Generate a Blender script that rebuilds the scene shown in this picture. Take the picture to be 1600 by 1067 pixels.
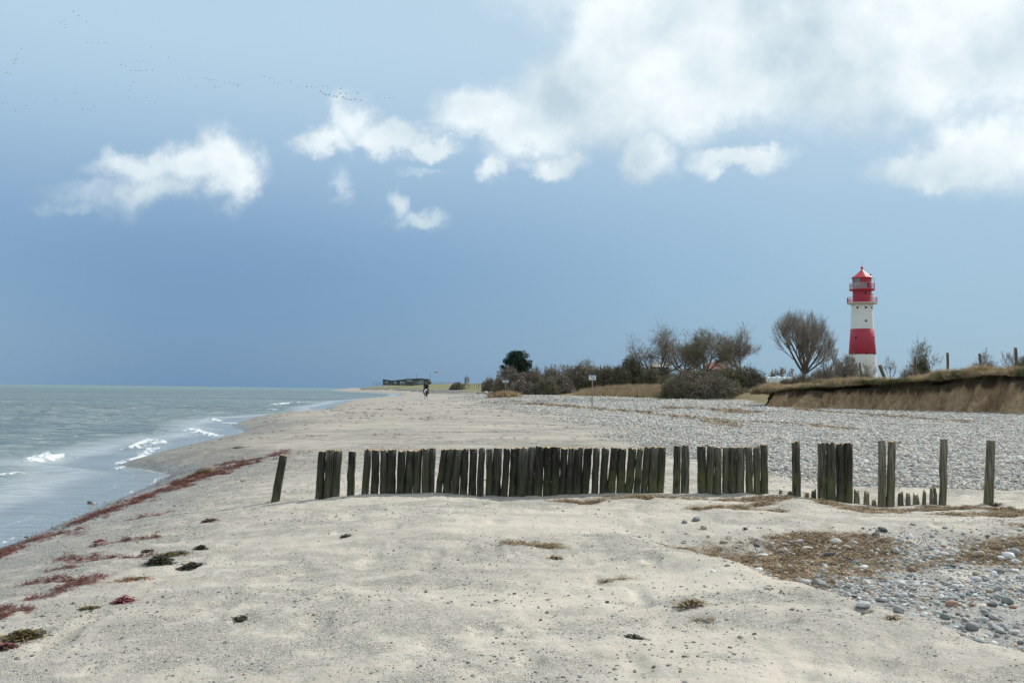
import bpy, bmesh, math, random
import numpy as np
from mathutils import Vector, Matrix
PI = math.pi
random.seed(7); RNG = np.random.default_rng(11)
S = bpy.context.scene
for o in list(bpy.data.objects): bpy.data.objects.remove(o)
C = S.collection

# ------------------------------------------------------------------ camera
F = 1550.0; EYE = 2.6
pitch = math.atan(76/F); roll = math.radians(0.70)
cf = Vector((0, math.cos(pitch), math.sin(pitch)))
r0 = Vector((1, 0, 0)); u0 = Vector((0, -math.sin(pitch), math.cos(pitch)))
cr = r0*math.cos(roll) + u0*math.sin(roll)
cu = -r0*math.sin(roll) + u0*math.cos(roll)
cam = bpy.data.cameras.new('camera'); co = bpy.data.objects.new('camera', cam); C.objects.link(co)
M = Matrix((cr, cu, -cf)).transposed().to_4x4(); M.translation = (0, 0, EYE)
co.matrix_world = M
cam.sensor_width = 36; cam.lens = 36*F/1600; cam.clip_start = 0.05; cam.clip_end = 60000
S.camera = co
S.render.resolution_x = 1024; S.render.resolution_y = 682

def ray(px, py):
    return cf + cr*((px-800)/F) + cu*((533.5-py)/F)
def P(px, py, Y):
    d = ray(px, py); return Vector((0, 0, EYE)) + d*(Y/d.y)

# ------------------------------------------------------------------ sun, sky
SUN_AZ, SUN_EL = math.radians(50), math.radians(40)
sd = bpy.data.lights.new('sun', 'SUN'); so = bpy.data.objects.new('sun', sd); C.objects.link(so)
sd.energy = 3.6; sd.angle = math.radians(0.6); sd.color = (1.0, 0.955, 0.88)
sv = Vector((math.sin(SUN_AZ)*math.cos(SUN_EL), math.cos(SUN_AZ)*math.cos(SUN_EL), math.sin(SUN_EL)))
so.rotation_euler = sv.to_track_quat('Z', 'Y').to_euler(); so.location = (0, 0, 60)

S.view_settings.view_transform = 'Standard'; S.view_settings.look = 'None'
S.view_settings.exposure = 0.17; S.view_settings.gamma = 1; S.view_settings.use_curve_mapping = False
S.render.engine = 'CYCLES'

def srgb(r, g, b):
    f = lambda c: (c/255/12.92) if c/255 <= 0.04045 else ((c/255+0.055)/1.055)**2.4
    return (f(r), f(g), f(b), 1)

class NT:
    """small node-graph helper"""
    def __init__(s, tree): s.t = tree
    def n(s, ty, **kw):
        nd = s.t.nodes.new(ty)
        for k, v in kw.items(): setattr(nd, k, v)
        return nd
    def put(s, sock, v):
        if isinstance(v, bpy.types.NodeSocket): s.t.links.new(v, sock)
        elif v is not None: sock.default_value = v
    def math(s, op, a, b=None, c=None, clamp=False):
        nd = s.n('ShaderNodeMath', operation=op, use_clamp=clamp)
        for i, v in enumerate((a, b, c)):
            if v is not None: s.put(nd.inputs[i], v)
        return nd.outputs[0]
    def vm(s, op, a, b=None, out=0):
        nd = s.n('ShaderNodeVectorMath', operation=op)
        s.put(nd.inputs[0], a)
        if b is not None:
            if op == 'SCALE': s.put(nd.inputs['Scale'], b)
            else: s.put(nd.inputs[1], b)
        return nd.outputs[out]
    def mix(s, f, a, b, mode='MIX'):
        nd = s.n('ShaderNodeMix', data_type='RGBA', blend_type=mode, clamp_factor=True)
        s.put(nd.inputs[0], f); s.put(nd.inputs[6], a); s.put(nd.inputs[7], b)
        return nd.outputs[2]
    def mr(s, v, a, b, c=0, d=1, smooth=True):
        nd = s.n('ShaderNodeMapRange', interpolation_type='SMOOTHSTEP' if smooth else 'LINEAR')
        for i, x in enumerate((v, a, b, c, d)): s.put(nd.inputs[i], x)
        return nd.outputs[0]
    def noise(s, vec, scale, detail=4, rough=0.55, out=0, dist=0):
        nd = s.n('ShaderNodeTexNoise'); s.put(nd.inputs['Vector'], vec)
        nd.inputs['Scale'].default_value = scale; nd.inputs['Detail'].default_value = detail
        nd.inputs['Roughness'].default_value = rough; nd.inputs['Distortion'].default_value = dist
        return nd.outputs[out]
    def vor(s, vec, scale, out='Color', feature='F1', rnd=1):
        nd = s.n('ShaderNodeTexVoronoi', feature=feature); s.put(nd.inputs['Vector'], vec)
        nd.inputs['Scale'].default_value = scale; nd.inputs['Randomness'].default_value = rnd
        return nd.outputs[out]
    def ramp(s, f, stops):
        nd = s.n('ShaderNodeValToRGB'); s.put(nd.inputs[0], f); cr_ = nd.color_ramp
        while len(cr_.elements) < len(stops): cr_.elements.new(0.5)
        for e, (p, c) in zip(cr_.elements, stops): e.position = p; e.color = c if len(c) == 4 else (*c, 1)
        return nd.outputs[0]
    def xyz(s, v):
        nd = s.n('ShaderNodeSeparateXYZ'); s.put(nd.inputs[0], v); return nd.outputs
    def comb(s, x, y, z):
        nd = s.n('ShaderNodeCombineXYZ')
        for i, v in enumerate((x, y, z)): s.put(nd.inputs[i], v)
        return nd.outputs[0]

def build_world():
    W = bpy.data.worlds.new('World'); S.world = W; W.use_nodes = True
    t = W.node_tree; t.nodes.clear(); g = NT(t)
    out = g.n('ShaderNodeOutputWorld'); bg = g.n('ShaderNodeBackground'); bg.inputs[1].default_value = 0.1
    t.links.new(bg.outputs[0], out.inputs[0])
    sky = g.n('ShaderNodeTexSky', sky_type='NISHITA', sun_disc=False)
    sky.sun_elevation = SUN_EL; sky.sun_rotation = SUN_AZ
    D = g.n('ShaderNodeTexCoord').outputs['Generated']
    x, y, z = g.xyz(D)
    az = g.math('ARCTAN2', x, y); el = g.math('ARCSINE', z)
    # rain-laden air: deep slate blue low on the left, paler to the right and overhead
    def c10(c): return tuple(10*v for v in srgb(*c)[:3]) + (1,)
    lo = g.mix(g.mr(el, 0.0, 0.24), c10((99, 138, 176)), c10((114, 149, 187)))
    lo = g.mix(g.mr(el, 0.10, 0.35), lo, c10((178, 206, 224)))
    hi = g.mix(g.mr(el, 0.0, 0.26), c10((128, 166, 194)), c10((160, 190, 212)))
    hi = g.mix(g.mr(el, 0.16, 0.37), hi, c10((186, 206, 221)))
    soft = g.noise(D, 2.2, 3, 0.5)
    azs = g.math('ADD', az, g.math('MULTIPLY', g.math('SUBTRACT', soft, 0.5), 0.35))
    base = g.mix(g.mr(azs, -0.36, 0.42), lo, hi)
    # a band of lighter air over the sea on the left, as the photograph shows
    bl = g.math('MULTIPLY', g.mr(az, -0.30, -0.55), g.mr(el, 0.30, 0.02))
    base = g.mix(g.math('MULTIPLY', bl, 0.25), base, c10((160, 190, 210)))
    base = g.mix(g.mr(el, 0.42, 0.9, 0.12, 0.55), base, sky.outputs[0])
    # clouds
    n1 = g.noise(D, 7, 7, 0.58, out=1)
    n2 = g.noise(D, 22, 7, 0.62, out=1)
    wv = g.vm('ADD', g.vm('SCALE', g.vm('SUBTRACT', n1, (0.5, 0.5, 0.5)), 0.075),
              g.vm('SCALE', g.vm('SUBTRACT', n2, (0.5, 0.5, 0.5)), 0.05))
    Pv = g.vm('ADD', g.comb(az, el, 0.0), wv)
    blobs = [(345, 262, 52, 52, 1.0), (300, 262, 60, 36, .9), (225, 262, 70, 24, .8), (230, 295, 90, 26, .62), (150, 300, 80, 32, .5), (120, 325, 70, 16, .42),
             (550, 195, 34, 36, .9), (510, 222, 55, 24, .85), (610, 222, 75, 26, .9), (685, 238, 34, 16, .9),
             (745, 180, 62, 46, 1.0), (810, 200, 80, 46, 1.0), (930, 130, 90, 66, 1.2), (870, 170, 100, 64, 1.1), (1010, 165, 140, 72, 1.15), (980, 70, 105, 100, 1.15),
             (1150, 60, 170, 120, 1.0), (1330, 60, 200, 120, .95), (1180, 140, 220, 58, .95), (1430, 110, 230, 78, 1.05), (1600, 50, 160, 95, 1.0),
             (1012, 262, 44, 40, 1.1), (1150, 258, 85, 20, .85), (1095, 248, 30, 24, .6), (858, 258, 48, 20, .8), (775, 262, 26, 24, .75),
             (1480, 255, 100, 32, .9), (1570, 225, 100, 60, 1.0), (1690, 215, 120, 80, 1.0), (1378, 262, 30, 12, .4),
             (618, 318, 16, 24, .7), (652, 345, 46, 16, .7), (536, 288, 24, 22, .45), (665, 272, 50, 12, .4), (1290, -50, 380, 90, 1.1), (1080, 40, 150, 70, 1.1), (1180, 100, 200, 70, 1.1)]
    tot = None
    for (bx, by, rx, ry, a) in blobs:
        d = ray(bx, by).normalized()
        ca, ce = math.atan2(d.x, d.y), math.asin(d.z)
        q = g.vm('MULTIPLY', g.vm('SUBTRACT', Pv, (ca, ce, 0)), (F/rx/1.12, F/ry/1.08, 0))
        e = g.math('MULTIPLY', g.math('EXPONENT', g.math('MULTIPLY', g.vm('DOT_PRODUCT', q, q, out=1), -1.0)), a*1.1)
        tot = e if tot is None else g.math('SMOOTH_MAX', tot, e, 0.12)
    # scattered cloud for the rest of the sky
    gen = g.mr(g.noise(g.vm('MULTIPLY', D, (1, 1, 1.8)), 3.1, 7, 0.56), 0.40, 0.62, 0.0, 1.2)
    wgt = g.math('MAXIMUM', g.mr(el, 0.40, 0.55), g.math('MULTIPLY', g.mr(g.math('ABSOLUTE', az), 0.60, 0.85), g.mr(el, 0.03, 0.2)))
    tot = g.math('ADD', tot, g.math('MULTIPLY', gen, wgt))
    fine = g.noise(D, 18, 6, 0.6)
    dens = g.math('MULTIPLY', tot, g.math('ADD', 0.30, g.math('MULTIPLY', fine, 1.4)))
    alpha = g.math('MULTIPLY', g.mr(dens, 0.20, 0.86), 0.97)
    lit = g.noise(g.vm('ADD', D, (-0.01, 0, -0.02)), 6, 6, 0.55)
    lit2 = g.noise(g.vm('ADD', D, (0.01, 0, 0.02)), 6, 6, 0.55)
    shade = g.math('ADD', 0.44, g.math('MULTIPLY', g.math('SUBTRACT', lit, lit2), 3.0))
    shade = g.math('ADD', shade, g.mr(el, 0.15, 0.38, -0.05, 0.25, smooth=False))
    shade = g.math('SUBTRACT', shade, g.mr(tot, 0.9, 1.2, 0.0, 0.12))
    shade = g.math('ADD', shade, g.math('MULTIPLY', g.math('SUBTRACT', g.noise(D, 4, 3, 0.5), 0.5), 1.3), clamp=True)
    cc = g.mix(shade, c10((183, 203, 214)), c10((240, 247, 249)))
    g.put(bg.inputs[0], g.mix(g.math('MULTIPLY', alpha, 0.96), base, cc))
    W.cycles.sampling_method = 'MANUAL'; W.cycles.sample_map_resolution = 512
build_world()

# ------------------------------------------------------------------ numeric helpers
TAB = RNG.random((256, 256))
def vnoise(x, y, k=0):
    x = np.asarray(x, float)+k*17.31; y = np.asarray(y, float)+k*5.77
    ix = np.floor(x).astype(np.int64); iy = np.floor(y).astype(np.int64)
    fx = x-ix; fy = y-iy; fx = fx*fx*(3-2*fx); fy = fy*fy*(3-2*fy)
    a = TAB[ix & 255, iy & 255]; b = TAB[(ix+1) & 255, iy & 255]
    c = TAB[ix & 255, (iy+1) & 255]; d = TAB[(ix+1) & 255, (iy+1) & 255]
    return (a*(1-fx)+b*fx)*(1-fy)+(c*(1-fx)+d*fx)*fy
def fbm(x, y, s=1.0, oct=4, k=0, gain=.5):
    x = np.asarray(x, float); y = np.asarray(y, float)
    v = 0; a = 1; n = 0
    for i in range(oct):
        v = v + a*vnoise((x*.8+y*.6)*s, (-x*.6+y*.8)*s, k+i); n += a; a *= gain; s *= 2.03
    return v/n-0.5
def sm(x, a, b):
    t = np.clip((np.asarray(x, float)-a)/(b-a), 0, 1); return t*t*(3-2*t)

SHORE = np.array([(-400,-5),(-20,-7),(10,-7.6),(15.5,-8.05),(17.2,-8.15),(19.1,-8.45),(25.6,-9.3),(29.2,-9.9),(31.0,-11.2),(32.2,-12.7),(34.5,-13.2),(41.6,-14),(49,-14.6),(57,-15.2),(60,-16.2),(66,-18.6),(72,-19.8),(81,-21.3),(89,-20.8),(96,-19.0),(108,-19.5),(130,-24),(196,-32),(320,-36),(468,-52),(733,-116),(1200,-216),(1260,-190),(1320,200),(1400,3000),(30000,3000)], float)
VEG = np.array([(-400,70),(0,60),(40,50),(60,43),(72,36.5),(80,31),(92,24),(98,23),(106,23.5),(110,22.5),(114,15),(118,13),(130,5.5),(150,1),(170,-4),(300,-16),(468,-32),(600,-68),(750,-98),(1200,-190),(30000,3000)], float)
shore = lambda Y: np.interp(Y, SHORE[:, 0], SHORE[:, 1])
vegx = lambda Y: np.interp(Y, VEG[:, 0], VEG[:, 1])
ROWY = 16.3
def land(X, Y):
    e = X-vegx(Y)
    zl = np.interp(Y, [0,60,72,80,88,92,96,104,115,150,400,700], [4.7,4.6,4.15,3.65,3.2,2.85,2.5,2.45,2.5,2.95,3.4,3.2])
    z = zl + .012*np.clip(e, 0, 150) + 2.6*sm(e, 0, 40)*sm(Y, 350, 600)
    return z + .18*fbm(X, Y, .25, 3, 5) + .5*fbm(X, Y, .45, 3, 6)*(1-sm(Y, 92, 98))*(1-sm(e, 6, 14))
post_px = np.array([330,430,500,550,600,690,780,850,900,1030,1100,1200,1240,1320,1380,1477,1547,1640], float)
post_py = np.array([792,783,776.5,773,770,770.5,778,778,775.5,771,770,770.5,774,785,791,788,787,787], float)
post_X = np.array([P(a, b, ROWY).x for a, b in zip(post_px, post_py)])
post_Z = np.array([P(a, b, ROWY).z for a, b in zip(post_px, post_py)])
HA, HB = np.array([1.85, 10.6]), np.array([3.55, 6.45])     # crest of the sand berm at the lower right
hd = (HB-HA)/np.linalg.norm(HB-HA); hn = np.array([-hd[1], hd[0]])
if hn[0] < 0: hn = -hn
def base_h(X, Y):
    X = np.asarray(X, float); Y = np.asarray(Y, float)
    s = shore(Y); d = (X-s)*.92
    z = np.where(d < 0, np.maximum(d*.07, -3), .86*(1-np.exp(-np.maximum(d, 0)/2.6))+.004*np.clip(d, 0, 30))
    v = vegx(Y); e = X-v
    zr = np.interp(Y, [0,90,105,120,200,400,700], [1.35,1.35,1.65,1.9,2.0,2.3,3.0])
    wd = np.minimum(28, .8*(v-s)+.01)
    w = sm(e, -1, 0)*0 + sm(e/wd, -1, 0)
    z = np.where(d > 0, z+np.maximum(zr-z, 0)*w, z)
    sw = np.interp(Y, [0,91,96,110,130], [.9,.9,5,7,14])
    z = z+(land(X, Y)-z)*sm((e-.9)/sw, 0, 1)
    # groyne line
    tz = np.interp(X, post_X, post_Z)
    z0 = .86*(1-np.exp(-np.maximum((X-shore(ROWY))*.92, 0)/2.6))+.004*np.clip((X-shore(ROWY))*.92, 0, 30)
    k = np.exp(-((Y-ROWY)/1.9)**2)*sm(X, post_X[0]-1.5, post_X[0]+.5)*(1-sm(X, 8.6, 11))
    z = z+(tz-z0)*k
    # hollow behind the berm, lower right
    q = (X-HA[0])*hn[0]+(Y-HA[1])*hn[1]
    wob = .25*(vnoise(X*1.3, Y*1.3, 9)-.5)
    hm = sm(q+wob, .0, .55)*(1-sm(Y, 11.2, 13.5))*sm(Y, 2, 5)
    z = z-.17*hm + .05*np.exp(-((q+wob+.25)/.35)**2)*(1-sm(Y, 10, 12))*sm(Y, 4, 6)
    for mx, my, mr_, mh in MOUNDS: z = z+mh*np.exp(-(((X-mx)/mr_)**2+((Y-my)/(mr_*1.5))**2))
    return z
MOUNDS = [(1.75, 8.0, .42, .09), (2.35, 7.55, .3, .06), (-1.2, 13.0, 1.3, .06), (0.2, 14.6, 1.6, .05), (-2.6, 9.0, 1.0, .04), (2.2,14.9,.7,.03)]
def hollow(X, Y):
    q = (X-HA[0])*hn[0]+(Y-HA[1])*hn[1]
    return sm(q, .1, .5)*(1-sm(Y, 11.6, 13.6))
def height(X, Y):
    X = np.asarray(X, float); Y = np.asarray(Y, float)
    z = base_h(X, Y); r = np.hypot(X, Y); d = X-shore(Y)
    n = sm(d, 0, 3)*np.clip(1, 0, 1)
    z = z + n*(.07*fbm(X, Y*1.0, .45, 3, 1) + .035*fbm(X*.7, Y*1.6, 1.6, 3, 2)*(1-sm(r, 40, 90)))
    nr = (1-sm(r, 22, 40))*n
    b = fbm(X, Y, 5.5, 3, 3)
    z = z + nr*(.030*b - .035*sm(vnoise(X*3.1, Y*2.4, 21), .72, .95) + .02*fbm(X*.8, Y, 14, 2, 24)*sm(fbm(X, Y, .7, 3, 25), -.05, .15)) + nr*.05*np.abs(fbm(X*.5, Y, .9, 3, 26))
    z = z + .06*sm(X, 4, 8)*sm(Y, 18, 24)*fbm(X, Y, .8, 3, 7)
    return z
def ground(px, py, f=base_h):
    d = ray(px, py); z = .9; 
    for _ in range(40):
        t = (z-EYE)/d.z if d.z < -1e-5 else 1500
        z = .5*z+.5*float(f(d.x*t, d.y*t))
    t = (z-EYE)/d.z; return (d.x*t, d.y*t)
def flat(px, py, z=0.0):
    d = ray(px, py); t = (z-EYE)/d.z; return (d.x*t, d.y*t)
def seg_dist(X, Y, pts):
    D = np.full(np.shape(X), 1e9)
    for (ax, ay), (bx, by) in zip(pts[:-1], pts[1:]):
        vx, vy = bx-ax, by-ay; L = vx*vx+vy*vy+1e-9
        t = np.clip(((X-ax)*vx+(Y-ay)*vy)/L, 0, 1)
        D = np.minimum(D, np.hypot(X-ax-t*vx, Y-ay-t*vy))
    return D
def in_poly(X, Y, pts):
    ins = np.zeros(np.shape(X), bool); n = len(pts)
    for i in range(n):
        (ax, ay), (bx, by) = pts[i], pts[(i+1) % n]
        c = ((ay > Y) != (by > Y)) & (X < (bx-ax)*(Y-ay)/(by-ay+1e-12)+ax)
        ins ^= c
    return ins
def poly_mask(X, Y, pts, soft):
    D = seg_dist(X, Y, pts+[pts[0]]); s = np.where(in_poly(X, Y, pts), D, -D)
    return sm(s + soft*1.6*fbm(X, Y, 1.6/soft*.35, 3, 31), -soft*.6, soft*.5)

# masks ------------------------------------------------------------
SHX = np.array([(15.2,30),(17.4,13),(18.0,9.4),(18.7,6.6),(21.8,5.6),(29.4,4.7),(44,5.2),(66,4.3),(102,1.3),(132,-4),(170,-9),(300,-25),(468,-42),(800,-120),(1300,-200)], float)
def m_shingle(X, Y):
    q = X-np.interp(Y, SHX[:, 0], SHX[:, 1], left=60)
    sc = np.clip(Y*.03, .5, 3)
    m = sm(q/sc + 2.2*fbm(X, Y, .35, 4, 41), -1.6, .9)*sm(Y, 16.5, 18.5)
    bare = sm(fbm(X*.5, Y*.25, .3, 3, 44), .10, .2)*.7*(1-sm(q, 4, 14))
    m = m*(1-bare)*(X < vegx(Y)+1.5)
    return m
POLY_DEB = [ground(*p) for p in [(985,860),(1100,851),(1180,853),(1290,840),(1380,846),(1440,868),(1400,897),(1330,908),(1290,938),(1200,908),(1130,878),(1050,872)]]
POLY_DEB2 = [ground(*p) for p in [(1480,862),(1540,836),(1650,815),(1750,850),(1600,885),(1520,885),(1400,890)]]
DEB = [([(850,783),(900,786),(955,781)], .22), ([(960,781),(1040,779),(1130,784),(1195,779)], .2), ([(1090,796),(1140,792),(1215,797)], .16),
       ([(1290,786),(1340,797),(1420,796),(1500,793),(1610,801)], .3), ([(1500,805),(1610,803)], .3), ([(800,851),(880,856)], .13), ([(945,905),(992,904)], .05),
       ([(785,628),(860,634),(960,642),(1012,646)], .9), ([(1015,649),(1060,651),(1112,657),(1150,668)], .9), ([(1050,638),(1130,640),(1170,646)], 1.3), ([(1180,660),(1260,664),(1330,672)], .7),
       ([(1240,640),(1400,652),(1520,660)], .6), ([(1330,690),(1420,697)], .25), ([(1180,790),(1240,778)], .12), ([(1060,941),(1085,944)], .04), ([(1080,965),(1110,962)], .05)]
DEB = [([ground(*p) for p in pts], w) for pts, w in DEB]
RED = [([(-60,888),(0,868),(50,848),(110,830)], .28), ([(110,824),(150,808),(190,792)], .20), ([(175,798),(235,775),(300,750)], .24), ([(300,748),(345,735),(388,724)], .30),
       ([(60,912),(115,906)], .10), ([(90,890),(105,888)], .06), ([(0,940),(70,930),(118,912)], .14), ([(-40,972),(20,962)], .12), ([(100,925),(130,905)], .06), ([(170,848),(240,838)], .10),
       ([(200,812),(260,800)], .12), ([(380,722),(440,712)], .35), ([(110,880),(150,876)], .05), ([(90,872),(215,872)], .07)]
RED = [([ground(*p) for p in pts], w*2.0) for pts, w in RED]
def m_debris(X, Y):
    m = np.maximum(poly_mask(X, Y, POLY_DEB, .8), poly_mask(X, Y, POLY_DEB2, .9)*.85)*sm((X-HA[0])*hn[0]+(Y-HA[1])*hn[1]+.3*fbm(X, Y, 1.2, 3, 57), -.12, .2)
    for pts, w in DEB:
        m = np.maximum(m, 1-sm(seg_dist(X, Y, pts)/w + 2.6*fbm(X*.6, Y, .8/w, 4, 51), .25, 1.4))
    return m*(.55+.45*sm(fbm(X*.6, Y, 2.2, 4, 55, .6)*np.clip(12/np.maximum(Y, 1), 0, 1)+.0, -.12, .06))
def m_red(X, Y):
    m = 0*X
    for i, (pts, w) in enumerate(RED):
        m = np.maximum(m, (1-sm(seg_dist(X, Y, pts)/w + 3.2*fbm(X, Y*.7, .9/w, 4, 61, .6), .1, 1.5))*(1 if i < 4 else .75))
    return m*(.3+.7*sm(fbm(X, Y*.6, 2.6, 4, 66, .6), -.14, .04))
def m_grit(X, Y):
    d = X-shore(Y)
    g = sm(fbm(X*.55, Y*1.25, .5, 6, 71, .65), -.10, .08)*.9
    g = np.maximum(g, (1-sm(d + 2*fbm(X, Y, .4, 3, 73), 2.5, 5.5))*sm(d, -1.5, 0)*1.3*(1-sm(Y, 45, 80)))
    g = np.maximum(g, sm(-(X+2.2), 0, 2)*.5*(1-sm(Y,20,40)))
    g = np.maximum(g, hollow(X, Y))
    return np.clip(g, 0, 1.3)

# ------------------------------------------------------------------ mesh helpers
def np_mesh(name, V, Fc, smooth=True):
    """V (n,3), Fc (m,k) faces of one size or list of such arrays"""
    me = bpy.data.meshes.new(name)
    if not isinstance(Fc, list): Fc = [Fc]
    Fc = [np.asarray(f, np.int32) for f in Fc if len(f)]
    V = np.asarray(V, np.float32)
    me.vertices.add(len(V)); me.vertices.foreach_set('co', V.ravel())
    lv = np.concatenate([f.ravel() for f in Fc]); me.loops.add(len(lv)); me.loops.foreach_set('vertex_index', lv)
    tot = np.concatenate([np.full(len(f), f.shape[1], np.int32) for f in Fc])
    st = np.concatenate([[0], np.cumsum(tot)[:-1]]).astype(np.int32)
    me.polygons.add(len(tot)); me.polygons.foreach_set('loop_start', st)
    me.polygons.foreach_set('use_smooth', np.full(len(tot), smooth))
    me.update(calc_edges=True); me.validate()
    return me
def obj(name, me, mat=None, parent=None, loc=None):
    o = bpy.data.objects.new(name, me); C.objects.link(o)
    if mat is not None:
        if len(me.materials) == 0: me.materials.append(mat)
    if parent is not None: o.parent = parent
    if loc is not None: o.location = loc
    return o
def tag(o, label=None, cat=None, group=None, kind=None):
    if label: o['label'] = label
    if cat: o['category'] = cat
    if group: o['group'] = group
    if kind: o['kind'] = kind
    return o
def thing(name, label, cat, loc=(0, 0, 0), rz=0, group=None):
    o = bpy.data.objects.new(name, None); C.objects.link(o); o.location = loc; o.rotation_euler = (0, 0, rz)
    o.empty_display_size = .3
    return tag(o, label, cat, group)
def set_col(me, name, arr):
    a = me.attributes.new(name, 'FLOAT_COLOR', 'POINT')
    c = np.ones((len(me.vertices), 4), np.float32); arr = np.asarray(arr, np.float32); c[:, :arr.shape[1]] = arr
    a.data.foreach_set('color', c.ravel())
def tubes(P0, P1, R0, R1, n=3):
    P0, P1 = np.asarray(P0, float), np.asarray(P1, float); R0 = np.asarray(R0, float); R1 = np.asarray(R1, float)
    d = P1-P0; L = np.linalg.norm(d, axis=1, keepdims=True)+1e-9; d = d/L
    a = np.where(np.abs(d[:, 2:3]) > .9, [[1., 0, 0]], [[0, 0, 1.]])
    u = np.cross(d, a); u /= np.linalg.norm(u, axis=1, keepdims=True)+1e-9; w = np.cross(d, u)
    th = np.arange(n)*2*PI/n; m = len(P0)
    ring = u[:, None]*np.cos(th)[None, :, None]+w[:, None]*np.sin(th)[None, :, None]
    V = np.concatenate([P0[:, None]+ring*R0[:, None, None], P1[:, None]+ring*R1[:, None, None]], 1).reshape(-1, 3)
    b = (np.arange(m)*2*n)[:, None]; i = np.arange(n)[None]; j = (i+1) % n
    Fq = np.stack([b+i, b+j, b+n+j, b+n+i], -1).reshape(-1, 4)
    return V, Fq
class MB:
    """collects simple solids into one mesh"""
    def __init__(s): s.v = []; s.f = {}; s.n = 0
    def add(s, V, faces):
        for f in faces: s.f.setdefault(len(f), []).append([i+s.n for i in f])
        s.v.extend([tuple(p) for p in V]); s.n += len(V); return s
    def box(s, x0, x1, y0, y1, z0, z1):
        return s.add([(x0,y0,z0),(x1,y0,z0),(x1,y1,z0),(x0,y1,z0),(x0,y0,z1),(x1,y0,z1),(x1,y1,z1),(x0,y1,z1)],
                     [(0,3,2,1),(4,5,6,7),(0,1,5,4),(1,2,6,5),(2,3,7,6),(3,0,4,7)])
    def prism(s, pts, y0, y1):
        n = len(pts); V = [(x, y0, z) for x, z in pts]+[(x, y1, z) for x, z in pts]
        return s.add(V, [tuple(range(n))]+[tuple(range(2*n-1, n-1, -1))]+[(i, i+n, (i+1) % n+n, (i+1) % n) for i in range(n)])
    def tube(s, a, b, r0, r1=None, n=8, cap=True):
        r1 = r0 if r1 is None else r1
        V, Fq = tubes([a], [b], [r0], [r1], n); F_ = [tuple(f) for f in Fq]
        if cap: F_ += [tuple(range(n-1, -1, -1)), tuple(range(n, 2*n))]
        return s.add(V, F_)
    def lathe(s, prof, n=32, a0=0, a1=2*PI, cx=0, cy=0):
        full = abs(a1-a0-2*PI) < 1e-6; m = n if full else n+1
        V = []
        for r, z in prof:
            for i in range(m):
                a = a0+(a1-a0)*i/n; V.append((cx+r*math.cos(a), cy+r*math.sin(a), z))
        F_ = []
        for k in range(len(prof)-1):
            for i in range(n):
                j = (i+1) % m if full else i+1
                F_.append((k*m+i, k*m+j, (k+1)*m+j, (k+1)*m+i))
        return s.add(V, F_)
    def mesh(s, name, smooth=False):
        return np_mesh(name, s.v, [np.array(f) for f in s.f.values()], smooth)
    def obj(s, name, mat, parent=None, loc=None, smooth=False): return obj(name, s.mesh(name, smooth), mat, parent, loc)

# ------------------------------------------------------------------ materials
def mat(name):
    m = bpy.data.materials.new(name); m.use_nodes = True; t = m.node_tree
    b = t.nodes['Principled BSDF']; g = NT(t); g.b = b; g.out = t.nodes['Material Output']
    b.inputs['Specular IOR Level'].default_value = .3
    return m, g
def simple(name, col, rough=.8, var=.25, scale=6, bump=0, metal=0, coord='Object', bscale=None):
    m, g = mat(name); tc = g.n('ShaderNodeTexCoord').outputs[coord]
    n = g.noise(tc, scale, 5, .6)
    f = g.mr(n, .3, .7, 1-var, 1+var, smooth=False)
    g.put(g.b.inputs['Base Color'], g.mix(1.0, (*col, 1), g.comb(f, f, f), 'MULTIPLY'))
    g.b.inputs['Roughness'].default_value = rough; g.b.inputs['Metallic'].default_value = metal
    if bump:
        bp = g.n('ShaderNodeBump'); bp.inputs['Strength'].default_value = bump; bp.inputs['Distance'].default_value = .02
        g.put(bp.inputs['Height'], g.noise(tc, bscale or scale*4, 4, .6)); g.put(g.b.inputs['Normal'], bp.outputs[0])
    return m
def inst_mat(name, rough=.75, tex=40, var=.25, trans=0):
    """colour comes from the instance's own 'col'"""
    m, g = mat(name)
    a = g.n('ShaderNodeAttribute', attribute_name='col', attribute_type='INSTANCER').outputs['Color']
    tc = g.n('ShaderNodeTexCoord').outputs['Object']
    f = g.mr(g.noise(tc, tex, 4, .6), .3, .7, 1-var, 1+var, smooth=False)
    g.put(g.b.inputs['Base Color'], g.mix(1.0, a, g.comb(f, f, f), 'MULTIPLY'))
    g.b.inputs['Roughness'].default_value = rough
    return m

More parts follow.
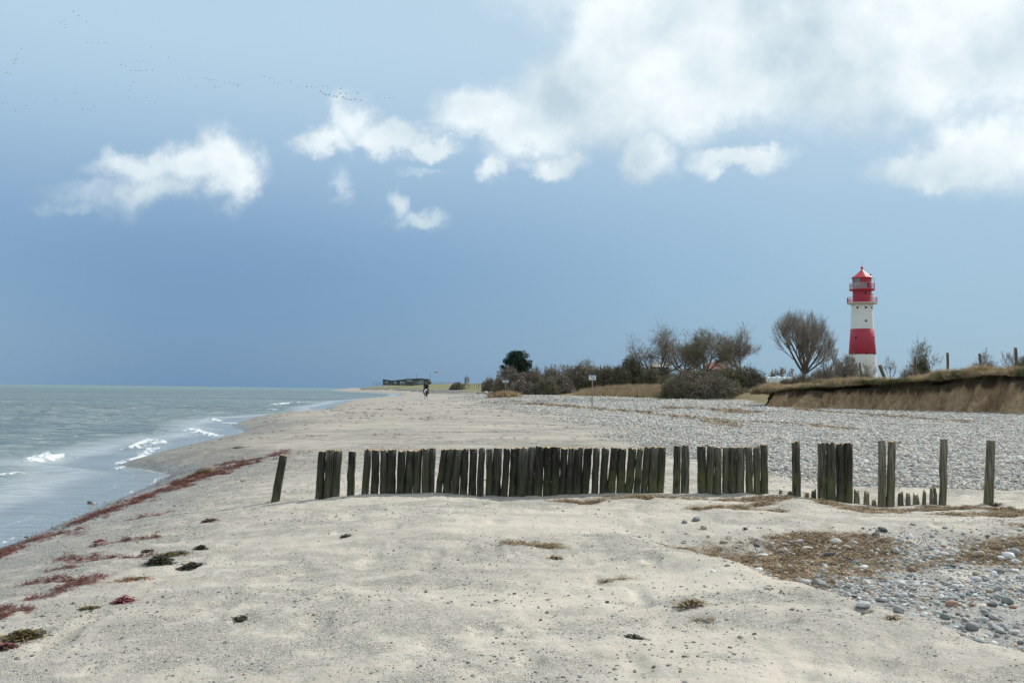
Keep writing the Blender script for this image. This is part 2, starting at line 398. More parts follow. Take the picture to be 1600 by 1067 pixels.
def sand_material():
    m, g = mat('beach'); tc = g.n('ShaderNodeTexCoord').outputs['Object']
    A = g.n('ShaderNodeAttribute', attribute_name='mask_a').outputs['Color']
    B = g.n('ShaderNodeAttribute', attribute_name='mask_b').outputs['Color']
    sa = g.n('ShaderNodeSeparateColor'); g.put(sa.inputs[0], A); shing, deb, red = sa.outputs
    sb = g.n('ShaderNodeSeparateColor'); g.put(sb.inputs[0], B); wet, grass, grit = sb.outputs
    big = g.noise(g.vm('MULTIPLY', tc, (.8, 1.5, 1)), .7, 6, .62)
    mid = g.noise(tc, 5, 5, .6); fine = g.noise(tc, 60, 4, .7)
    sand = g.mix(g.mr(big, .35, .65), (.53, .478, .405, 1), (.425, .383, .325, 1))
    sand = g.mix(g.mr(mid, .35, .7, 0, .35), sand, (.57, .53, .47, 1))
    sp = g.mr(fine, .25, .75, .86, 1.14, smooth=False)
    sand = g.mix(1.0, sand, g.comb(sp, sp, sp), 'MULTIPLY')
    # dry salt-and-pepper grit
    v1 = g.vor(tc, 85, 'Color'); sv_ = g.n('ShaderNodeSeparateColor'); g.put(sv_.inputs[0], v1)
    pep = g.ramp(sv_.outputs[0], [(0, (.05,.05,.05)), (.16, (.12,.118,.11)), (.4, (.30,.29,.265)), (.84, (.42,.40,.36)), (1, (.75,.74,.71))])
    gm = g.math('MULTIPLY', grit, g.mr(g.noise(tc, 2.1, 5, .7), .36, .56), clamp=True)
    col = g.mix(g.math('MULTIPLY', g.math('ADD', gm, .05), .50), sand, pep)
    # sparse dark crumbs everywhere
    v2 = g.n('ShaderNodeTexVoronoi'); g.put(v2.inputs['Vector'], tc); v2.inputs['Scale'].default_value = 26
    s2 = g.n('ShaderNodeSeparateColor'); g.put(s2.inputs[0], v2.outputs['Color'])
    spot = g.math('MULTIPLY', g.mr(v2.outputs['Distance'], .18, .30, 1, 0), g.mr(s2.outputs[0], .66, .68))
    spot = g.math('MULTIPLY', spot, g.mr(g.noise(tc, 1.1, 4, .6), .42, .6))
    col = g.mix(g.math('MULTIPLY', spot, .7), col, (.13, .115, .09, 1))
    # shingle bed between the stones
    v3 = g.n('ShaderNodeTexVoronoi'); g.put(v3.inputs['Vector'], tc); v3.inputs['Scale'].default_value = 13
    s3 = g.n('ShaderNodeSeparateColor'); g.put(s3.inputs[0], v3.outputs['Color'])
    st = g.ramp(s3.outputs[0], [(0, (.12,.12,.12)), (.25, (.22,.22,.215)), (.55, (.33,.325,.31)), (.8, (.42,.41,.40)), (.93, (.36,.28,.22)), (1, (.62,.62,.6))])
    st = g.mix(g.mr(v3.outputs['Distance'], .35, .6), st, (.09, .085, .08, 1))
    col = g.mix(g.mr(shing, .25, .7), col, st)
    # rotting seaweed litter
    dn = g.noise(g.vm('MULTIPLY', tc, (1, 1.6, 1)), 38, 5, .75)
    dcol = g.ramp(dn, [(.3, (.10,.065,.035)), (.5, (.21,.14,.08)), (.7, (.34,.25,.15))])
    dm = g.math('MULTIPLY', g.mr(deb, .25, .7), g.mr(g.noise(tc, 9, 4, .7), .36, .5))
    col = g.mix(g.math('MULTIPLY', dm, .92), col, dcol)
    rm = g.math('MULTIPLY', g.mr(red, .2, .7), g.mr(g.noise(tc, 16, 4, .7), .38, .52))
    col = g.mix(g.math('MULTIPLY', rm, .8), col, g.ramp(dn, [(.3, (.09,.025,.02)), (.6, (.22,.07,.055)), (.75, (.34,.16,.12))]))
    # turf and dry grass
    gn = g.noise(tc, 1.3, 6, .7)
    gcol = g.ramp(gn, [(.3, (.07,.085,.035)), (.5, (.17,.16,.075)), (.68, (.30,.24,.14))])
    farg = g.mr(g.xyz(tc)[1], 250, 400)
    midg = g.mr(g.xyz(tc)[1], 97, 106)
    gcol = g.mix(g.math('MULTIPLY', midg, .7), gcol, (.22, .175, .10, 1))
    gcol = g.mix(farg, gcol, g.ramp(gn, [(.3, (.12,.135,.06)), (.5, (.20,.20,.10)), (.7, (.30,.26,.16))]))
    col = g.mix(g.mr(grass, .3, .7), col, gcol)
    stp = g.noise(g.vm('MULTIPLY', tc, (.6, 1.3, 1)), .6, 7, .75); stf = g.math('MULTIPLY', g.mr(g.xyz(tc)[1], 17, 32), g.math('SUBTRACT', 1.0, g.math('MAXIMUM', grass, shing)))
    col = g.mix(g.math('MULTIPLY', g.math('MULTIPLY', g.mr(stp, .46, .66, 0, .6), g.mr(g.noise(tc, .15, 4, .7), .38, .6)), stf), col, (.20, .185, .155, 1))
    fb = g.math('MULTIPLY', g.mr(g.xyz(tc)[1], 17, 30, 1, .80), 1.0); nb_ = g.math('MAXIMUM', fb, g.math('MAXIMUM', grass, shing)); col = g.mix(1.0, col, g.comb(nb_, nb_, g.math('MULTIPLY', nb_, .99)), 'MULTIPLY')
    # wet edge
    dark = g.math('SUBTRACT', 1.0, g.math('MULTIPLY', wet, .42))
    col = g.mix(1.0, col, g.comb(dark, dark, dark), 'MULTIPLY')
    g.put(g.b.inputs['Base Color'], col)
    g.put(g.b.inputs['Roughness'], g.mr(wet, 0, 1, .9, .28))
    g.put(g.b.inputs['Specular IOR Level'], g.mr(wet, 0, 1, .15, .5))
    # relief
    hgt = g.math('ADD', g.math('MULTIPLY', fine, .25), g.math('MULTIPLY', g.noise(tc, 16, 5, .65), .9))
    hgt = g.math('ADD', hgt, g.math('MULTIPLY', g.mr(v3.outputs['Distance'], 0, .6, 1, 0), g.math('MULTIPLY', shing, 3)))
    hgt = g.math('ADD', hgt, g.math('MULTIPLY', g.math('ADD', dn, spot), g.math('ADD', .15, deb)))
    gv = g.n('ShaderNodeTexVoronoi'); g.put(gv.inputs['Vector'], tc); gv.inputs['Scale'].default_value = 85
    hgt = g.math('ADD', hgt, g.math('MULTIPLY', g.mr(gv.outputs['Distance'], 0, .6, .8, 0), gm))
    bp = g.n('ShaderNodeBump'); bp.inputs['Strength'].default_value = .75; bp.inputs['Distance'].default_value = .022
    g.put(bp.inputs['Height'], hgt); g.put(g.b.inputs['Normal'], bp.outputs[0])
    return m
# ------------------------------------------------------------------ terrain sheet
def fan(cx, cy, radii, angs):
    """angs measured from +Y towards +X; returns X,Y grids and quad faces"""
    R, A = np.meshgrid(radii, angs, indexing='ij')
    return cx+R*np.sin(A), cy+R*np.cos(A)
def grid_faces(nr, na, wrap):
    i = np.arange(nr-1)[:, None]; j = np.arange(na if wrap else na-1)[None]; k = (j+1) % na
    return np.stack([i*na+j, i*na+k, (i+1)*na+k, (i+1)*na+j], -1).reshape(-1, 4)[:, ::-1]
def geo(a, b, r):
    n = int(math.log(b/a)/math.log(1+r)); return a*np.exp(np.linspace(0, math.log(b/a), n, endpoint=False))
def build_beach():
    radii = np.concatenate([[.02, .8], geo(1.6, 6.5, .05), geo(6.5, 22, .0062), geo(22, 140, .0115), geo(140, 1500, .03), geo(1500, 14000, .2), [14000]])
    fa = np.radians(np.arange(-33, 33.01, .115)); ca = np.radians(np.arange(34.5, 326, 1.5))
    X, Y = fan(0, -2.0, radii, np.concatenate([fa, ca]))
    sh = X.shape; X = X.ravel(); Y = Y.ravel()
    Z = height(X, Y)
    me = np_mesh('beach', np.stack([X, Y, Z], 1), grid_faces(sh[0], sh[1], True))
    d = X-shore(Y); e = X-vegx(Y)
    wet = (1-sm(Z + .25*fbm(X, Y, .7, 4, 83), .04, .38))*(1-sm(Y, 600, 900))
    wet = np.maximum(wet, hollow(X, Y)*sm(-(Z-.80), -.05, .05)*.8*(1-sm(Y, 9.5, 12)))
    wet = np.maximum(wet, .5*(1-sm(d+2.2*fbm(X, Y, .35, 4, 84), 1.5, 5.5))*(1-sm(Y, 60, 120)))
    wet = np.maximum(wet, .35*sm(fbm(X*.4, Y, .12, 3, 81), .05, .2)*(1-sm(d, 5, 14))*sm(Y, 30, 60))
    grass = sm(e + 1.4*fbm(X, Y, .35, 3, 88), .4, 1.6)
    grass = np.where(Y > 104, sm(e+5*fbm(X, Y, .1, 4, 88), 0, 4), grass)
    set_col(me, 'mask_a', np.stack([m_shingle(X, Y), m_debris(X, Y), m_red(X, Y)], 1))
    set_col(me, 'mask_b', np.stack([wet, grass, m_grit(X, Y)], 1))
    o = obj('beach', me, sand_material()); tag(o, kind='structure')
build_beach()

# ------------------------------------------------------------------ sea
FOAM = [([(45,724),(70,716),(96,716)], .42, .20), ([(205,701),(232,690),(257,693)], .38, .16), ([(192,723),(214,717),(232,704),(240,699)], .28, .04), ([(297,671),(322,678),(348,685)], .42, .15),
        ([(328,655),(346,657)], .4, .1), ([(348,661),(368,662)], .4, .1), ([(330,671),(340,671)],.3,.05), ([(425,632),(470,628),(505,628)], 1.0, .1), ([(420,640),(450,641)], .6, .05), ([(378,664),(396,654)], .3, .02),
        ([(60,862),(72,854)], .18, .02), ([(180,733),(215,722)], .16, .02), ([(520,640),(560,629),(600,622)], .5, .02), ([(0,742),(30,737)],.15,.03)]
def build_sea():
    radii = np.concatenate([geo(5, 22, .02), geo(22, 150, .0085), geo(150, 1500, .02), geo(1500, 30000, .15), [30000]])
    fa = np.radians(np.concatenate([np.arange(-180, -36, 3), np.arange(-36, -3, .14), np.arange(-3, 180, 3)]))
    X, Y = fan(0, -2.0, radii, fa); sh = X.shape; X = X.ravel(); Y = Y.ravel()
    # disc centre filled by land anyway
    d = shore(Y)-X; r = np.hypot(X, Y)
    am = sm(d, .5, 14)*(1-sm(r, 120, 300)); Z = 0*X
    dd = d + 1.6*fbm(X, Y, .15, 3, 12)
    wl = np.sin(2*PI*dd/2.3)*sm(d, .6, 2.0)*(1-sm(d, 9, 18))*(1-sm(r, 80, 140))*sm(fbm(X, Y, .22, 3, 13), -.08, .15)
    ph = 2.5*fbm(X, Y, .12, 2, 3)
    for (kx, ky, a) in ((.9, .55, .030), (1.7, 1.4, .018), (.5, .95, .03), (2.9, 1.1, .010)):
        Z = Z + a*np.sin(kx*X+ky*Y+6*ph+a*99)
    Z = Z + .05*fbm(X, Y, 1.1, 4, 17)
    Z = Z*am*1.7 + .055*np.sign(wl)*np.abs(wl)**1.3 + .008*fbm(X, Y, 1.5, 3, 18)*(1-sm(r, 60, 100))
    foam = 0*X
    for pts, w, hh in FOAM:
        q = [flat(*p) for p in pts]; D = seg_dist(X, Y, q)/w
        nz = fbm(X, Y, 2.2/w, 4, 23)
        foam = np.maximum(foam, (1-sm(D + 3.4*nz, .1, 1.5))*.85)
        Z = Z + .75*hh*np.exp(-D*D)*np.clip(1+3.2*nz, 0, 3)
    foam = np.maximum(foam, .75*sm(wl, .72, 1.0)*sm(fbm(X, Y, .6, 3, 14), .02, .16))
    # lace where the water touches the sand
    for q0, am_, k_ in ((.15, .7, 29), (.9, .5, 39), (1.9, .4, 49)): foam = np.maximum(foam, am_*(1-sm(np.abs(d-q0-.6*fbm(X, Y, .5, 3, k_)), .0, .13))*sm(fbm(X, Y, .3, 3, k_+1), -.08, .1)*(1-sm(Y, 200, 400)))
    cap = sm(fbm(X*.5, Y, .33, 4, 37, .6), .215, .27)*sm(d, 12, 30)*(1-sm(r, 250, 500))*.5
    foam = np.maximum(foam, cap)
    me = np_mesh('sea', np.stack([X, Y, Z], 1), grid_faces(sh[0], sh[1], False))
    depth = -base_h(X, Y)
    shal = 1-sm(depth+.12*fbm(X, Y, .3, 3, 77), .04, .50)
    set_col(me, 'foam', np.stack([foam, shal, sm(fbm(X*.35, Y, .09, 3, 90), .02, .14)*sm(d, 2, 9)*(1-sm(d,20,60))], 1))
    m, g = mat('sea_water'); t = m.node_tree; t.nodes.remove(g.b)
    tc = g.n('ShaderNodeTexCoord').outputs['Object']
    at = g.n('ShaderNodeSeparateColor'); g.put(at.inputs[0], g.n('ShaderNodeAttribute', attribute_name='foam').outputs['Color'])
    fm, sh_, calm = at.outputs
    yy = g.xyz(tc)[1]
    # wind ripples
    w1 = g.noise(g.vm('MULTIPLY', tc, (1, 1.8, 1)), 5.5, 5, .65)
    w2 = g.noise(g.vm('MULTIPLY', tc, (.6, 1.5, 1)), 1.1, 5, .6)
    w3 = g.noise(g.vm('MULTIPLY', tc, (.5, 1.3, 1)), .22, 5, .6)
    hgt = g.math('ADD', g.math('MULTIPLY', w1, .10), g.math('MULTIPLY', w2, .42))
    hgt = g.math('ADD', hgt, g.math('MULTIPLY', w3, 1.1))
    amp = g.mr(sh_, 0, 1, 1.3, .32, smooth=False); amp = g.math('MULTIPLY', amp, g.mr(calm, 0, 1, 1, .8))
    bp = g.n('ShaderNodeBump'); bp.inputs['Distance'].default_value = 1.0
    g.put(bp.inputs['Strength'], g.math('MULTIPLY', amp, .9)); g.put(bp.inputs['Height'], hgt)
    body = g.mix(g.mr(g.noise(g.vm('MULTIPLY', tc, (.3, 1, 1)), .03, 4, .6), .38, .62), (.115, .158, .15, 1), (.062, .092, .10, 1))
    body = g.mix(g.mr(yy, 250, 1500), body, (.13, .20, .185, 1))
    w4 = g.noise(g.vm('MULTIPLY', tc, (.45, 1.6, 1)), .55, 6, .7)
    body = g.mix(g.mr(w4, .46, .66, 0, .75), body, (.27, .32, .30, 1)); body = g.mix(g.mr(w4, .46, .30, 0, .6), body, (.05, .085, .09, 1))  # ripple highlights and dark troughs put into the body colour
    body = g.mix(g.mr(sh_, .1, 1.0), body, (.43, .44, .41, 1)); w5 = g.noise(g.vm('MULTIPLY', tc, (.5, 1.5, 1)), 2.6, 5, .7); kk = g.mr(w5, .36, .64, .55, 1.5); body = g.mix(g.mr(sh_, 0, 1, 1, .35), body, g.mix(1.0, body, g.comb(kk, kk, kk), 'MULTIPLY'))  # finer ripple light and dark multiplied into the body colour
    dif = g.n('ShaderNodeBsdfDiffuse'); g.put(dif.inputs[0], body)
    tr = g.n('ShaderNodeBsdfTransparent'); tr.inputs[0].default_value = (.86, .9, .88, 1)
    mx1 = g.n('ShaderNodeMixShader'); g.put(mx1.inputs[0], g.mr(sh_, .78, 1.0, 0, .7)); g.put(mx1.inputs[1], dif.outputs[0]); g.put(mx1.inputs[2], tr.outputs[0])
    gl = g.n('ShaderNodeBsdfGlossy'); gl.inputs['Roughness'].default_value = .16; g.put(gl.inputs['Normal'], bp.outputs[0]); gl.inputs[0].default_value = (.95, .97, 1, 1)
    fr = g.n('ShaderNodeFresnel'); fr.inputs[0].default_value = 1.33; g.put(fr.inputs['Normal'], bp.outputs[0])
    mx2 = g.n('ShaderNodeMixShader'); g.put(mx2.inputs[0], g.math('MINIMUM', fr.outputs[0], g.mr(sh_, .2, .9, .30, .52))); g.put(mx2.inputs[1], mx1.outputs[0]); g.put(mx2.inputs[2], gl.outputs[0])
    fd = g.n('ShaderNodeBsdfDiffuse'); fd.inputs[0].default_value = (.78, .80, .79, 1)
    fn = g.math('ADD', fm, g.math('MULTIPLY', g.math('SUBTRACT', g.noise(tc, 11, 6, .8), .5), 2.2)); fn = g.math('MULTIPLY', g.mr(fn, .35, 1.0), g.mr(fm, .02, .25))
    mx3 = g.n('ShaderNodeMixShader'); g.put(mx3.inputs[0], fn); g.put(mx3.inputs[1], mx2.outputs[0]); g.put(mx3.inputs[2], fd.outputs[0])
    g.put(g.out.inputs[0], mx3.outputs[0])
    o = obj('sea', me, m); tag(o, kind='structure')
build_sea()

# ------------------------------------------------------------------ scattered "stuff" through geometry nodes
TPL = []
def scatter(name, templates, pts, rot, scl, col, idx, label=None, kind='stuff'):
    me = bpy.data.meshes.new(name); n = len(pts)
    me.vertices.add(n); me.vertices.foreach_set('co', np.asarray(pts, np.float32).ravel())
    for nm, arr in (('rot', rot), ('scl', scl)):
        a = me.attributes.new(nm, 'FLOAT_VECTOR', 'POINT'); a.data.foreach_set('vector', np.asarray(arr, np.float32).ravel())
    a = me.attributes.new('col', 'FLOAT_COLOR', 'POINT'); c = np.ones((n, 4), np.float32); c[:, :3] = col; a.data.foreach_set('color', c.ravel())
    a = me.attributes.new('idx', 'INT', 'POINT'); a.data.foreach_set('value', np.asarray(idx, np.int32))
    coll = bpy.data.collections.new(name+'_pieces')
    for i, (tm, mt) in enumerate(templates):
        if len(tm.materials) == 0: tm.materials.append(mt)
        to = bpy.data.objects.new(f'{name}_piece_{i:02d}', tm); coll.objects.link(to)
    ng = bpy.data.node_groups.new(name, 'GeometryNodeTree')
    ng.interface.new_socket('Geometry', in_out='INPUT', socket_type='NodeSocketGeometry')
    ng.interface.new_socket('Geometry', in_out='OUTPUT', socket_type='NodeSocketGeometry')
    N = ng.nodes.new; L = ng.links.new
    gi = N('NodeGroupInput'); go = N('NodeGroupOutput'); ip = N('GeometryNodeInstanceOnPoints'); ci = N('GeometryNodeCollectionInfo')
    ci.inputs['Collection'].default_value = coll; ci.inputs['Separate Children'].default_value = True; ci.inputs['Reset Children'].default_value = True
    ip.inputs['Pick Instance'].default_value = True
    def na(nm, ty):
        q = N('GeometryNodeInputNamedAttribute'); q.data_type = ty; q.inputs['Name'].default_value = nm; return q.outputs['Attribute']
    er = N('FunctionNodeEulerToRotation'); L(na('rot', 'FLOAT_VECTOR'), er.inputs[0])
    L(gi.outputs[0], ip.inputs['Points']); L(ci.outputs[0], ip.inputs['Instance']); L(na('idx', 'INT'), ip.inputs['Instance Index'])
    L(er.outputs[0], ip.inputs['Rotation']); L(na('scl', 'FLOAT_VECTOR'), ip.inputs['Scale']); L(ip.outputs[0], go.inputs[0])
    o = bpy.data.objects.new(name, me); C.objects.link(o)
    md = o.modifiers.new('scatter', 'NODES'); md.node_group = ng
    tag(o, label, kind=kind); return o

def ico(sub):
    bm = bmesh.new(); bmesh.ops.create_icosphere(bm, subdivisions=sub, radius=1)
    V = np.array([v.co[:] for v in bm.verts]); F_ = np.array([[v.index for v in f.verts] for f in bm.faces]); bm.free(); return V, F_
ICO = {s: ico(s) for s in (1, 2, 3)}
def stone_mesh(name, sub, seed, ang=.22):
    r = np.random.default_rng(seed); V, F_ = ICO[sub]; V = V.copy()
    for _ in range(5):                       # a few flattish facets, worn round
        n = r.normal(size=3); n /= np.linalg.norm(n); h = r.uniform(.62, .9); d = V@n
        V = V-np.clip(d-h, 0, None)[:, None]*n*.85
    fr = r.normal(size=(4, 3))*2.0; ph = r.uniform(0, 6, 4)
    V = V*(1+ang*.25*sum(np.sin(V@fr[i]+ph[i]) for i in range(4)))[:, None]
    V = V*np.array([1, r.uniform(.68, .9), r.uniform(.45, .68)])
    return np_mesh(name, V, F_)
M_peb = inst_mat('pebble_stone', .72, 3.0, .22)
TP_peb = [(stone_mesh(f'pebble_{i}', 1, 100+i), M_peb) for i in range(8)]
TP_peb2 = [(stone_mesh(f'pebble_round_{i}', 2, 130+i), M_peb) for i in range(8)]
PAL = np.array([(.13,.135,.14),(.20,.205,.205),(.28,.285,.28),(.36,.36,.345),(.44,.44,.425),(.55,.55,.53),(.68,.68,.66),(.38,.31,.235),(.30,.20,.15),(.40,.28,.22),(.22,.25,.22),(.47,.42,.34)])
PW = np.array([.08,.13,.18,.19,.14,.08,.035,.05,.02,.03,.04,.045]); PW /= PW.sum()
def stone_cols(n, dark=1.0):
    c = PAL[RNG.choice(len(PAL), n, p=PW)]*RNG.uniform(.8, 1.18, (n, 1))*dark
    return np.clip(c*RNG.uniform(.95, 1.05, (n, 3)), .03, .8)
def rand_rot(n, tilt=.3): return np.stack([RNG.normal(0, tilt, n), RNG.normal(0, tilt, n), RNG.uniform(0, 2*PI, n)], 1)
def sample_fan(n, rmin, rmax, a0, a1, power=1.0):
    """points in a fan around the beach walker's spot, density ~ r^-power"""
    u = RNG.random(n)
    if abs(power-2) < 1e-6: r = rmin*(rmax/rmin)**u
    else:
        p = 2-power; r = (rmin**p+u*(rmax**p-rmin**p))**(1/p)
    a = RNG.uniform(a0, a1, n); return r*np.sin(a), r*np.cos(a)

def build_pebbles():
    # shingle bank on the right
    n = 560000
    X, Y = sample_fan(n, 16.5, 150, math.radians(-6), math.radians(34), 1.35)
    keep = RNG.random(n) < m_shingle(X, Y)*1.0
    X, Y = X[keep], Y[keep]; r = np.hypot(X, Y)
    s = .5*RNG.lognormal(math.log(.058), .42, len(X))*np.interp(r, [17, 40, 120], [.8, 1.15, 2.2])
    s = np.clip(s, .015, .2)
    Z = height(X, Y)+s*.12
    sc = s[:, None]*RNG.uniform(.85, 1.15, (len(X), 3))
    scatter('shingle', TP_peb, np.stack([X, Y, Z], 1), rand_rot(len(X)), sc, (stone_cols(len(X), 1.3)*.72+.13)*[[1.05, 1, .93]], RNG.integers(0, 8, len(X)), 'grey and white shingle heaped along the right of the beach')
    # small stones of the hollow and its fringe
    n = 90000; X = RNG.uniform(1.2, 9.5, n); Y = RNG.uniform(5.6, 14.5, n)
    q = (X-HA[0])*hn[0]+(Y-HA[1])*hn[1]
    side = sm(X-.42*Y+2.4 + 1.4*fbm(X, Y, .9, 3, 97), -.2, 1.6)
    dm = sm(q, .0, .3)*(1-sm(Y, 11.6, 13.2))*(.12+.88*side)*(.35+.65*sm(fbm(X, Y, 1.1, 3, 98), -.12, .1))
    keep = RNG.random(n) < dm*.62; X, Y = X[keep], Y[keep]
    s = .5*np.clip(RNG.lognormal(math.log(.024), .5, len(X)), .008, .085)
    Z = height(X, Y)+s*.15
    scatter('gravel', TP_peb2, np.stack([X, Y, Z], 1), rand_rot(len(X)), s[:, None]*RNG.uniform(.85, 1.15, (len(X), 3)), stone_cols(len(X), 1.25), RNG.integers(0, 8, len(X)), 'small wet gravel on the floor of the hollow at lower right')
    # grit, crumbs of shell over the sand
    n = 150000; X, Y = sample_fan(n, 4.8, 34, math.radians(-32), math.radians(32), 1.55)
    dm = .12+.88*m_grit(X, Y)*sm(fbm(X, Y, 1.4, 3, 99), -.14, .10)
    keep = (RNG.random(n) < dm*.8) & (X > shore(Y)-.8) & (m_shingle(X, Y) < .5); X, Y = X[keep], Y[keep]; r = np.hypot(X, Y)
    s = .5*np.clip(RNG.lognormal(math.log(.0075), .5, len(X)), .003, .03)*np.interp(r, [5, 12, 30], [.9, 1.3, 2.2])
    scatter('grit', TP_peb, np.stack([X, Y, height(X, Y)+s*.1], 1), rand_rot(len(X)), s[:, None]*RNG.uniform(.8, 1.2, (len(X), 3)), stone_cols(len(X), .9), RNG.integers(0, 8, len(X)), 'fine grit and shell crumbs sprinkled over the sand')
    # lumps of damp sand kicked up by walkers
    n = 42000; X, Y = sample_fan(n, 4.8, 30, math.radians(-30), math.radians(32), 1.3)
    keep = (RNG.random(n) < sm(fbm(X*.7, Y, .8, 4, 105), .02, .2)*.5+.03) & (X > shore(Y)+1.5) & (m_shingle(X, Y) < .4) & (hollow(X, Y) < .5); X, Y = X[keep], Y[keep]
    s = .5*np.clip(RNG.lognormal(math.log(.018), .5, len(X)), .006, .06)
    c = np.array([[.30,.275,.235]])*RNG.uniform(.55, 1.3, (len(X), 1)); c = np.where(RNG.random((len(X), 1)) < .15, [[.12,.10,.075]], c)
    scatter('sand_lumps', TP_peb, np.stack([X, Y, height(X, Y)-s*.05], 1), rand_rot(len(X)), s[:, None]*RNG.uniform(.7, 1.3, (len(X), 3))*[[1.2, 1, .9]], c, RNG.integers(0, 8, len(X)), 'crumbled lumps of damp sand over the open beach')
    # wet stones along the water's edge
    n = 16000; Y = RNG.uniform(12, 33, n); X = shore(Y)+RNG.normal(.0, .55, n)
    keep = RNG.random(n) < (.25+.75*sm(fbm(X, Y, .9, 3, 101), -.1, .1))*(1-sm(Y, 27, 33)); X, Y = X[keep], Y[keep]
    s = .5*np.clip(RNG.lognormal(math.log(.016), .5, len(X)), .006, .07)
    scatter('shore_gravel', TP_peb, np.stack([X, Y, height(X, Y)+s*.2], 1), rand_rot(len(X)), s[:, None]*RNG.uniform(.8, 1.2, (len(X), 3)), stone_cols(len(X), .62), RNG.integers(0, 8, len(X)), 'dark wet gravel along the near waterline')
build_pebbles()

# ------------------------------------------------------------------ litter: strands of dead eelgrass and red weed
def strand_tuft(name, n, L, w, h, seed, curl=1.0):
    r = np.random.default_rng(seed); V = []; F_ = []
    for i in range(n):
        p = np.array([r.normal(0, .35*L), r.normal(0, .35*L), abs(r.normal(0, h*.5))]); a = r.uniform(0, 2*PI); k = 3
        ll = L*r.uniform(.5, 1.2); ww = w*r.uniform(.6, 1.3); b = len(V)
        tilt = r.uniform(-.5, .5)
        for j in range(k+1):
            s = np.array([-math.sin(a), math.cos(a), tilt])*ww*.5
            V += [p+s, p-s]; a += r.normal(0, .5*curl)
            p = p+np.array([math.cos(a), math.sin(a), r.normal(0, .35)])*ll/k; p[2] = min(max(p[2], .0), h)
        for j in range(k): F_.append((b+2*j, b+2*j+1, b+2*j+3, b+2*j+2))
    return np_mesh(name, np.array(V), np.array(F_), False)
M_str = inst_mat('dead_weed', .9, 12, .35)
def litter(name, mask, n, region, L, w, h, cols, label, dens=1.0):
    tp = [(strand_tuft(f'{name}_tuft_{i}', 9, L, w, h, 300+i+len(name)), M_str) for i in range(5)]
    X = RNG.uniform(region[0], region[1], n); Y = region[2]*(region[3]/region[2])**RNG.random(n)
    keep = RNG.random(n) < np.clip(mask(X, Y)-.12, 0, 1)**1.5*dens; X, Y = X[keep], Y[keep]
    s = RNG.uniform(.6, 1.5, len(X))*np.interp(Y, [8, 20, 100], [1, 1.4, 5])
    c = np.array(cols)[RNG.integers(0, len(cols), len(X))]*RNG.uniform(.7, 1.3, (len(X), 1))
    scatter(name, tp, np.stack([X, Y, height(X, Y)+.002], 1), rand_rot(len(X), .1), s[:, None]*np.ones((1, 3)), c, RNG.integers(0, 5, len(X)), label)
BR = [(.32,.23,.13),(.40,.30,.18),(.24,.16,.09),(.50,.39,.26),(.17,.115,.07)]
litter('dead_eelgrass', m_debris, 130000, (-.5, 9, 7.5, 19), .042, .004, .022, BR, 'brown rotted eelgrass washed into the hollow and against the posts')
litter('wrack_line', m_debris, 80000, (-2, 38, 19, 110), .06, .008, .03, BR, 'brown wrack line winding across the shingle')
RD = [(.12,.035,.028),(.17,.055,.045),(.26,.10,.085),(.085,.03,.022),(.18,.085,.05)]
litter('red_seaweed', m_red, 110000, (-12, -3.5, 7, 32), .034, .0045, .032, RD, 'dark red seaweed left in a band along the waterline')

def m_scrap(X, Y):
    return sm(fbm(X*.45, Y*.9, 1.1, 5, 111, .62), .06, .20)*(X > shore(Y)+1.2)*(1-m_shingle(X, Y))*np.interp(Y, [5, 14, 18, 60, 120], [.28, .25, .6, 1, 1])
litter('beach_scraps', m_scrap, 60000, (-26, 12, 5, 130), .035, .005, .012, [(.10,.075,.045),(.16,.12,.075),(.07,.055,.04),(.24,.18,.11)], 'dark scraps of dried weed strewn over the open sand', .55)

